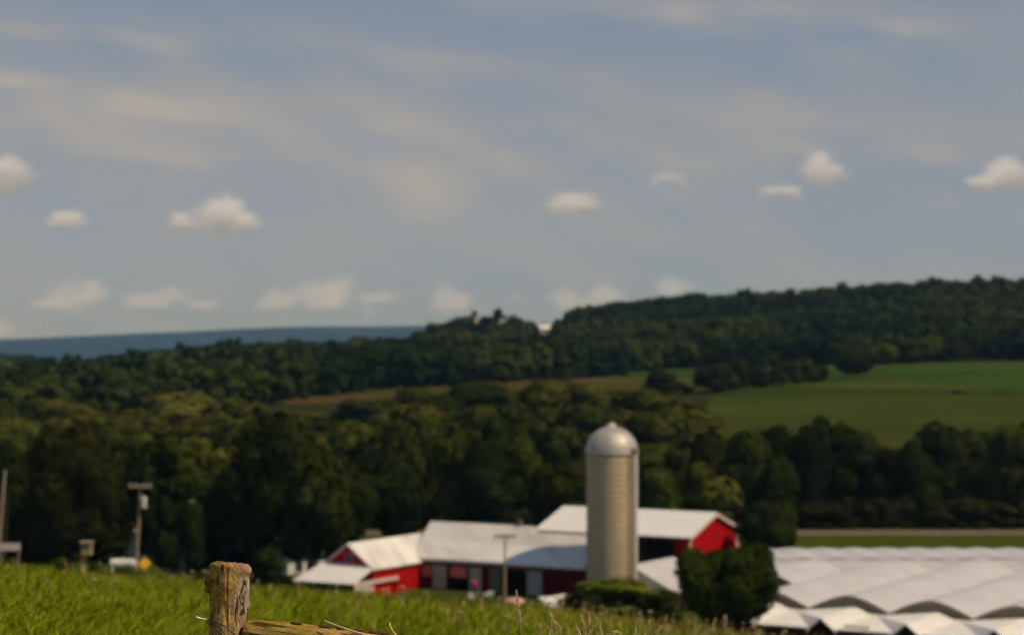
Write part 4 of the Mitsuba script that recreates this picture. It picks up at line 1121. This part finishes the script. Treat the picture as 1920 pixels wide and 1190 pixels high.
# ------------------------------------------------------------------ near fence: post, rail, wire, straw, stalks
def fence_post():
    k = thing('fence_post', 'weathered mossy wooden fence post with a chipped slanting top', 'fence post')
    D = 7.0
    c = at(431, 1055, D)
    n, zs = 96, np.concatenate([np.linspace(-0.45, 0.55, 24), np.linspace(0.56, 0.987, 110)])
    g = np.linspace(0, 2 * np.pi, n, endpoint=False)
    V = []
    for z in zs:
        q = 0.0655 * (1 + 0.02 * math.sin(z * 5))
        rad = q * (1 - 0.09 * np.clip(np.cos(g - math.radians(-35)), 0, 1) ** 3)
        pts = np.column_stack([np.cos(g), np.sin(g), np.full(n, z)])
        rad = rad + 0.011 * (meshkit.fbm(pts * [1.5, 1.5, 5.5], 4, 4) - 0.5)
        # vertical checks and splinters run along the grain
        rad = rad + 0.0045 * (meshkit.fbm(pts * [9, 9, 1.6], 3, 14) - 0.5) + 0.0036 * (meshkit.fbm(pts * [20, 20, 22], 3, 24) - 0.5)
        groove = meshkit.noise(pts * [7, 7, 1.2], 44)
        rad = rad - 0.004 * np.clip(groove - 0.75, 0, 1) / 0.25
        # chipped right side (above the rail), notch where the rail sits
        right = np.clip(np.cos(g - math.radians(-12)), 0, 1) ** 4
        rad = rad + right * (0.010 * np.clip((z - 0.945) / 0.02, 0, 1) )
        rad = rad - right * 0.020 * np.clip((0.845 - z) / 0.02, 0, 1)
        # rounded, worn head
        rad = rad * (1 - 0.16 * np.clip((z - 0.972) / 0.015, 0, 1) ** 2)
        V.append(np.column_stack([c[0] + rad * np.cos(g), D + rad * np.sin(g), np.full(n, z)]))
    V = np.array(V)
    head = (V[..., 2] - 0.5) / 0.487
    tilt = -0.09 * (V[..., 0] - c[0]) - 0.15 * (V[..., 1] - D)
    lump = 0.012 * (meshkit.fbm(np.stack([V[..., 0] * 60, V[..., 1] * 60, V[..., 0] * 0], -1), 3, 6) - 0.5)
    V[..., 2] += np.clip(head, 0, 1) ** 6 * (tilt + lump)
    m = len(zs)
    rings = [V]
    for s in (0.8, 0.55, 0.28, 0.06):
        topc = V[-1].mean(0)
        ring = topc + (V[-1] - topc) * s
        ring[:, 2] = V[-1][:, 2] * s + topc[2] * (1 - s) + 0.004 - 0.010 * (meshkit.fbm(ring * [70, 70, 0], 3, 8) - 0.35)
        rings.append(ring[None])
    V = np.vstack(rings)
    m = len(V)
    i, j = np.meshgrid(np.arange(m - 1), np.arange(n), indexing='ij')
    a, b = (i * n + j).ravel(), (i * n + (j + 1) % n).ravel()
    f = np.vstack([np.column_stack([a, b, b + n]), np.column_stack([a, b + n, a + n])])
    cap = (m - 1) * n
    f = np.vstack([f, np.column_stack([np.full(n - 2, cap), cap + np.arange(1, n - 1), cap + np.arange(2, n)])])
    part(k, 'shaft', (V.reshape(-1, 3), f), 'old_wood', 45)
    # the broken knot on its left side
    kn = ICO2.copy().subdivide().subdivide()
    v = np.array(kn.vertices) * (0.75 + 0.65 * meshkit.fbm(np.array(kn.vertices) * 2.4, 3, 5))[:, None]
    v = v * [0.020, 0.024, 0.031]
    v = v @ trimesh.transformations.rotation_matrix(0.35, [0, 1, 0])[:3, :3].T + at(397, 1092, D - 0.01)
    part(k, 'knot', trimesh.Trimesh(v, kn.faces), 'old_wood', 60, label='dark broken knot on the left of the post head')
    # splinters on the split face
    rr = np.random.default_rng(3)
    for (px, y0, y1, wd, m_, nm) in ((462, 1084, 1148, 0.0075, 'pale_wood', 'pale split flake on the right face'), (456, 1096, 1128, 0.006, 'old_wood', None), (449, 1112, 1165, 0.004, 'old_wood', None)):
        zz = np.linspace(0, 1, 14)
        pts = np.array([at(px + 3 * math.sin(5 * q + px), y1 + (y0 - y1) * q, D - 0.053 + 0.0018 * abs(px - 449) - 0.004 * math.sin(3 * q)) for q in zz])
        part(k, 'splinter', tube(pts, wd * (0.35 + 0.65 * np.sin(np.pi * np.clip(zz * 0.9 + 0.08, 0, 1)) ** 0.6) * (0.8 + 0.4 * meshkit.noise(np.stack([zz * 9, zz * 0 + px, zz * 0], -1))), 7), m_, 40, label=nm)


def fence_rail():
    D = 6.99
    a, b = at(459, 1186, D), at(2080, 1392, 6.75)
    n, m = 40, 260
    g = np.linspace(0, 2 * np.pi, n, endpoint=False)
    d = (b - a) / np.linalg.norm(b - a)
    e1 = np.cross(d, [0, 0, 1.0]); e1 /= np.linalg.norm(e1)
    e2 = np.cross(e1, d)
    V = []
    for i, s in enumerate(np.linspace(0, 1, m) ** 1.3):
        L = s * np.linalg.norm(b - a)
        pts = np.column_stack([np.full(n, L), np.cos(g), np.sin(g)])
        rad = 0.053 + 0.013 * (meshkit.fbm(pts * [2.2, 1.6, 1.6], 3, 61) - 0.5) + 0.007 * (meshkit.fbm(pts * [2.5, 9, 9], 3, 71) - 0.5) + 0.0025 * (meshkit.fbm(pts * [18, 22, 22], 2, 81) - 0.5)
        groove = meshkit.noise(pts * [1.6, 6, 6], 91)
        rad = rad - 0.010 * np.clip(groove - 0.70, 0, 1) / 0.3
        rad = rad * (1 - 0.22 * math.exp(-L / 0.012))
        V.append(a + d * L + rad[:, None] * (np.cos(g)[:, None] * e1 + np.sin(g)[:, None] * e2))
    V = np.array(V).reshape(-1, 3)
    i, j = np.meshgrid(np.arange(m - 1), np.arange(n), indexing='ij')
    p, q = (i * n + j).ravel(), (i * n + (j + 1) % n).ravel()
    f = [np.column_stack([p, q, q + n]), np.column_stack([p, q + n, p + n])]
    for c in (0, (m - 1) * n):
        f.append(np.column_stack([np.full(n - 2, c), c + np.arange(1, n - 1), c + np.arange(2, n)]))
    k = thing('fence_rail', 'mossy split log rail falling away to the right of the fence post', 'fence rail')
    part(k, 'log', (V, np.vstack(f)), 'rail_wood', 45)
    # loose bark flakes on its back
    rr = np.random.default_rng(8)
    for px in (556, 612, 640, 668, 705, 722):
        c = at(px, 1152 + (px - 459) * 0.122 + 3, D - 0.01)
        fl = ICO2.copy()
        v = np.array(fl.vertices) * (0.7 + 0.8 * meshkit.fbm(np.array(fl.vertices) * 3 + px, 2, 4))[:, None] * [rr.uniform(0.012, 0.024), 0.016, 0.0035]
        v[:, 2] -= 0.127 * v[:, 0]
        part(k, 'bark_flake', trimesh.Trimesh(v + c, fl.faces), 'brown_board', 60)


fence_post()
fence_rail()
D = 6.93
k = thing('wire', 'dark fence wire wrapped round the post with a bent end coloured as sunlit', 'wire')
W_ = lambda pts: [at(x, y, D_) for x, y, D_ in pts]


def smooth_path(pts, n=30):
    from scipy.interpolate import CubicSpline
    p = np.array(pts)
    q = np.concatenate([[0], np.cumsum(np.linalg.norm(np.diff(p, axis=0), axis=1))])
    return CubicSpline(q, p)(np.linspace(0, q[-1], n))


part(k, 'strand', tube(smooth_path(W_([(389, 1160, 6.965), (404, 1163, 6.938), (420, 1171, 6.928), (436, 1183, 6.926), (450, 1198, 6.94), (462, 1212, 6.98)])), 0.0026, 7), 'wire_steel', 50)
part(k, 'strand', tube(smooth_path(W_([(389, 1164, 6.965), (400, 1173, 6.940), (414, 1184, 6.928), (430, 1199, 6.926), (446, 1214, 6.935)])), 0.0026, 7), 'wire_steel', 50)
part(k, 'end_loop', tube(smooth_path(W_([(392, 1161, 6.97), (382, 1159, 6.95), (373, 1157, 6.94), (368, 1155, 6.94)])), [0.0035] * 26 + [0.0045, 0.005, 0.0045, 0.002], 8), 'wire_lit', 50, label='bent wire end coloured bright as sunlit, sticking out left')

for (x0, y0), (x1, y1), lab in (((609, 1162), (700, 1192), 'longer dry straw lying across the rail'), ((731, 1166), (746, 1192), 'short dry straw standing up behind the rail')):
    single('straw', tube(smooth_path([at(x1, y1, 6.90), at((x0 + x1) / 2 - 3, (y0 + y1) / 2 + 1, 6.90), at(x0, y0, 6.92)]), np.linspace(0.0042, 0.0028, 30), 7), 'dry_straw', lab, 'straw', 50)

STALKS = [(1032, 1150, 1047, 8.0), (1046, 1150, 1052, 8.1), (1090, 1154, 1099, 7.9), (1117, 1162, 1103, 7.8), (1082, 1177, 1088, 7.6), (1124, 1170, 1130, 8.3), (1158, 1167, 1166, 7.7), (1150, 1176, 1146, 8.0), (1218, 1163, 1206, 7.8), (1236, 1174, 1224, 7.7),
          (1311, 1172, 1301, 7.9), (968, 1106, 978, 8.6), (1194, 1160, 1190, 8.8), (1027, 1174, 1030, 7.8), (1104, 1150, 1108, 9.0)]
WHERE = ['leftmost stalk of the pair near the picture bottom', 'right stalk of the left pair, bending over', 'tallest stalk of the middle cluster', 'right leaning stalk of the middle cluster', 'short stalk at the left of the middle cluster', 'thin upright stalk right of the middle cluster',
         'stalk with a drooping bent head', 'short stalk under the drooping one', 'left of the two right leaning stalks', 'right of the two right leaning stalks', 'rightmost lone stalk', 'thin tall stalk in front of the barn door', 'faint thin stalk before the bush', 'shortest stalk at the far left of the group',
         'faint stalk behind the middle cluster']
rr = np.random.default_rng(17)
for (tx_, ty, bx, D), wh in zip(STALKS, WHERE):
    k = thing('grass_stalk', f'dry blond grass, {wh}', 'grass stalk', 'dry grass stalks in the foreground')
    tip, mid = at(tx_, ty, D), at(bx, 1192, D)
    foot = np.array([mid[0] + (mid[0] - tip[0]) * 0.5, D, height(mid[0], D)])
    bend = -0.014 if 'droop' in wh or 'bending' in wh else 0.0
    path = smooth_path([foot, foot * 0.45 + mid * 0.55, mid, tip], 90)
    if bend:
        path[-5:, 2] += np.linspace(0, -1, 5) ** 3 * 0.045
        path[-5:, 0] -= np.linspace(0, 0.024, 5)
    thin = 0.7 if 'thin' in wh or 'faint' in wh else 1.0
    part(k, 'stem', tube(path, np.linspace(0.0024, 0.0013, 90) * thin, 6), 'dry_straw', 50)
    ms = []
    seg = path[-9 if thin < 1 else -7:]
    for q in range(38):
        s = rr.uniform(0, len(seg) - 1.01)
        i = int(s)
        c = seg[i] + (seg[i + 1] - seg[i]) * (s - i)
        ta = seg[i + 1] - seg[i]
        ta /= np.linalg.norm(ta)
        o = rr.normal(size=3)
        o -= ta * (o @ ta)
        o /= np.linalg.norm(o)
        w = 0.0046 * math.sin(math.pi * min(max(s / (len(seg) - 1) * 0.85 + 0.12, 0.05), 1)) * thin + 0.001
        e = ta * 0.97 + o * 0.22
        ms.append(tube([c, c + e * 0.006 + o * w * 0.4, c + e * 0.015 + o * w * 0.7], [0.0016, 0.0024 * thin, 0.0003], 5))
    part(k, 'seed_head', cat(ms), 'dry_straw', 60)
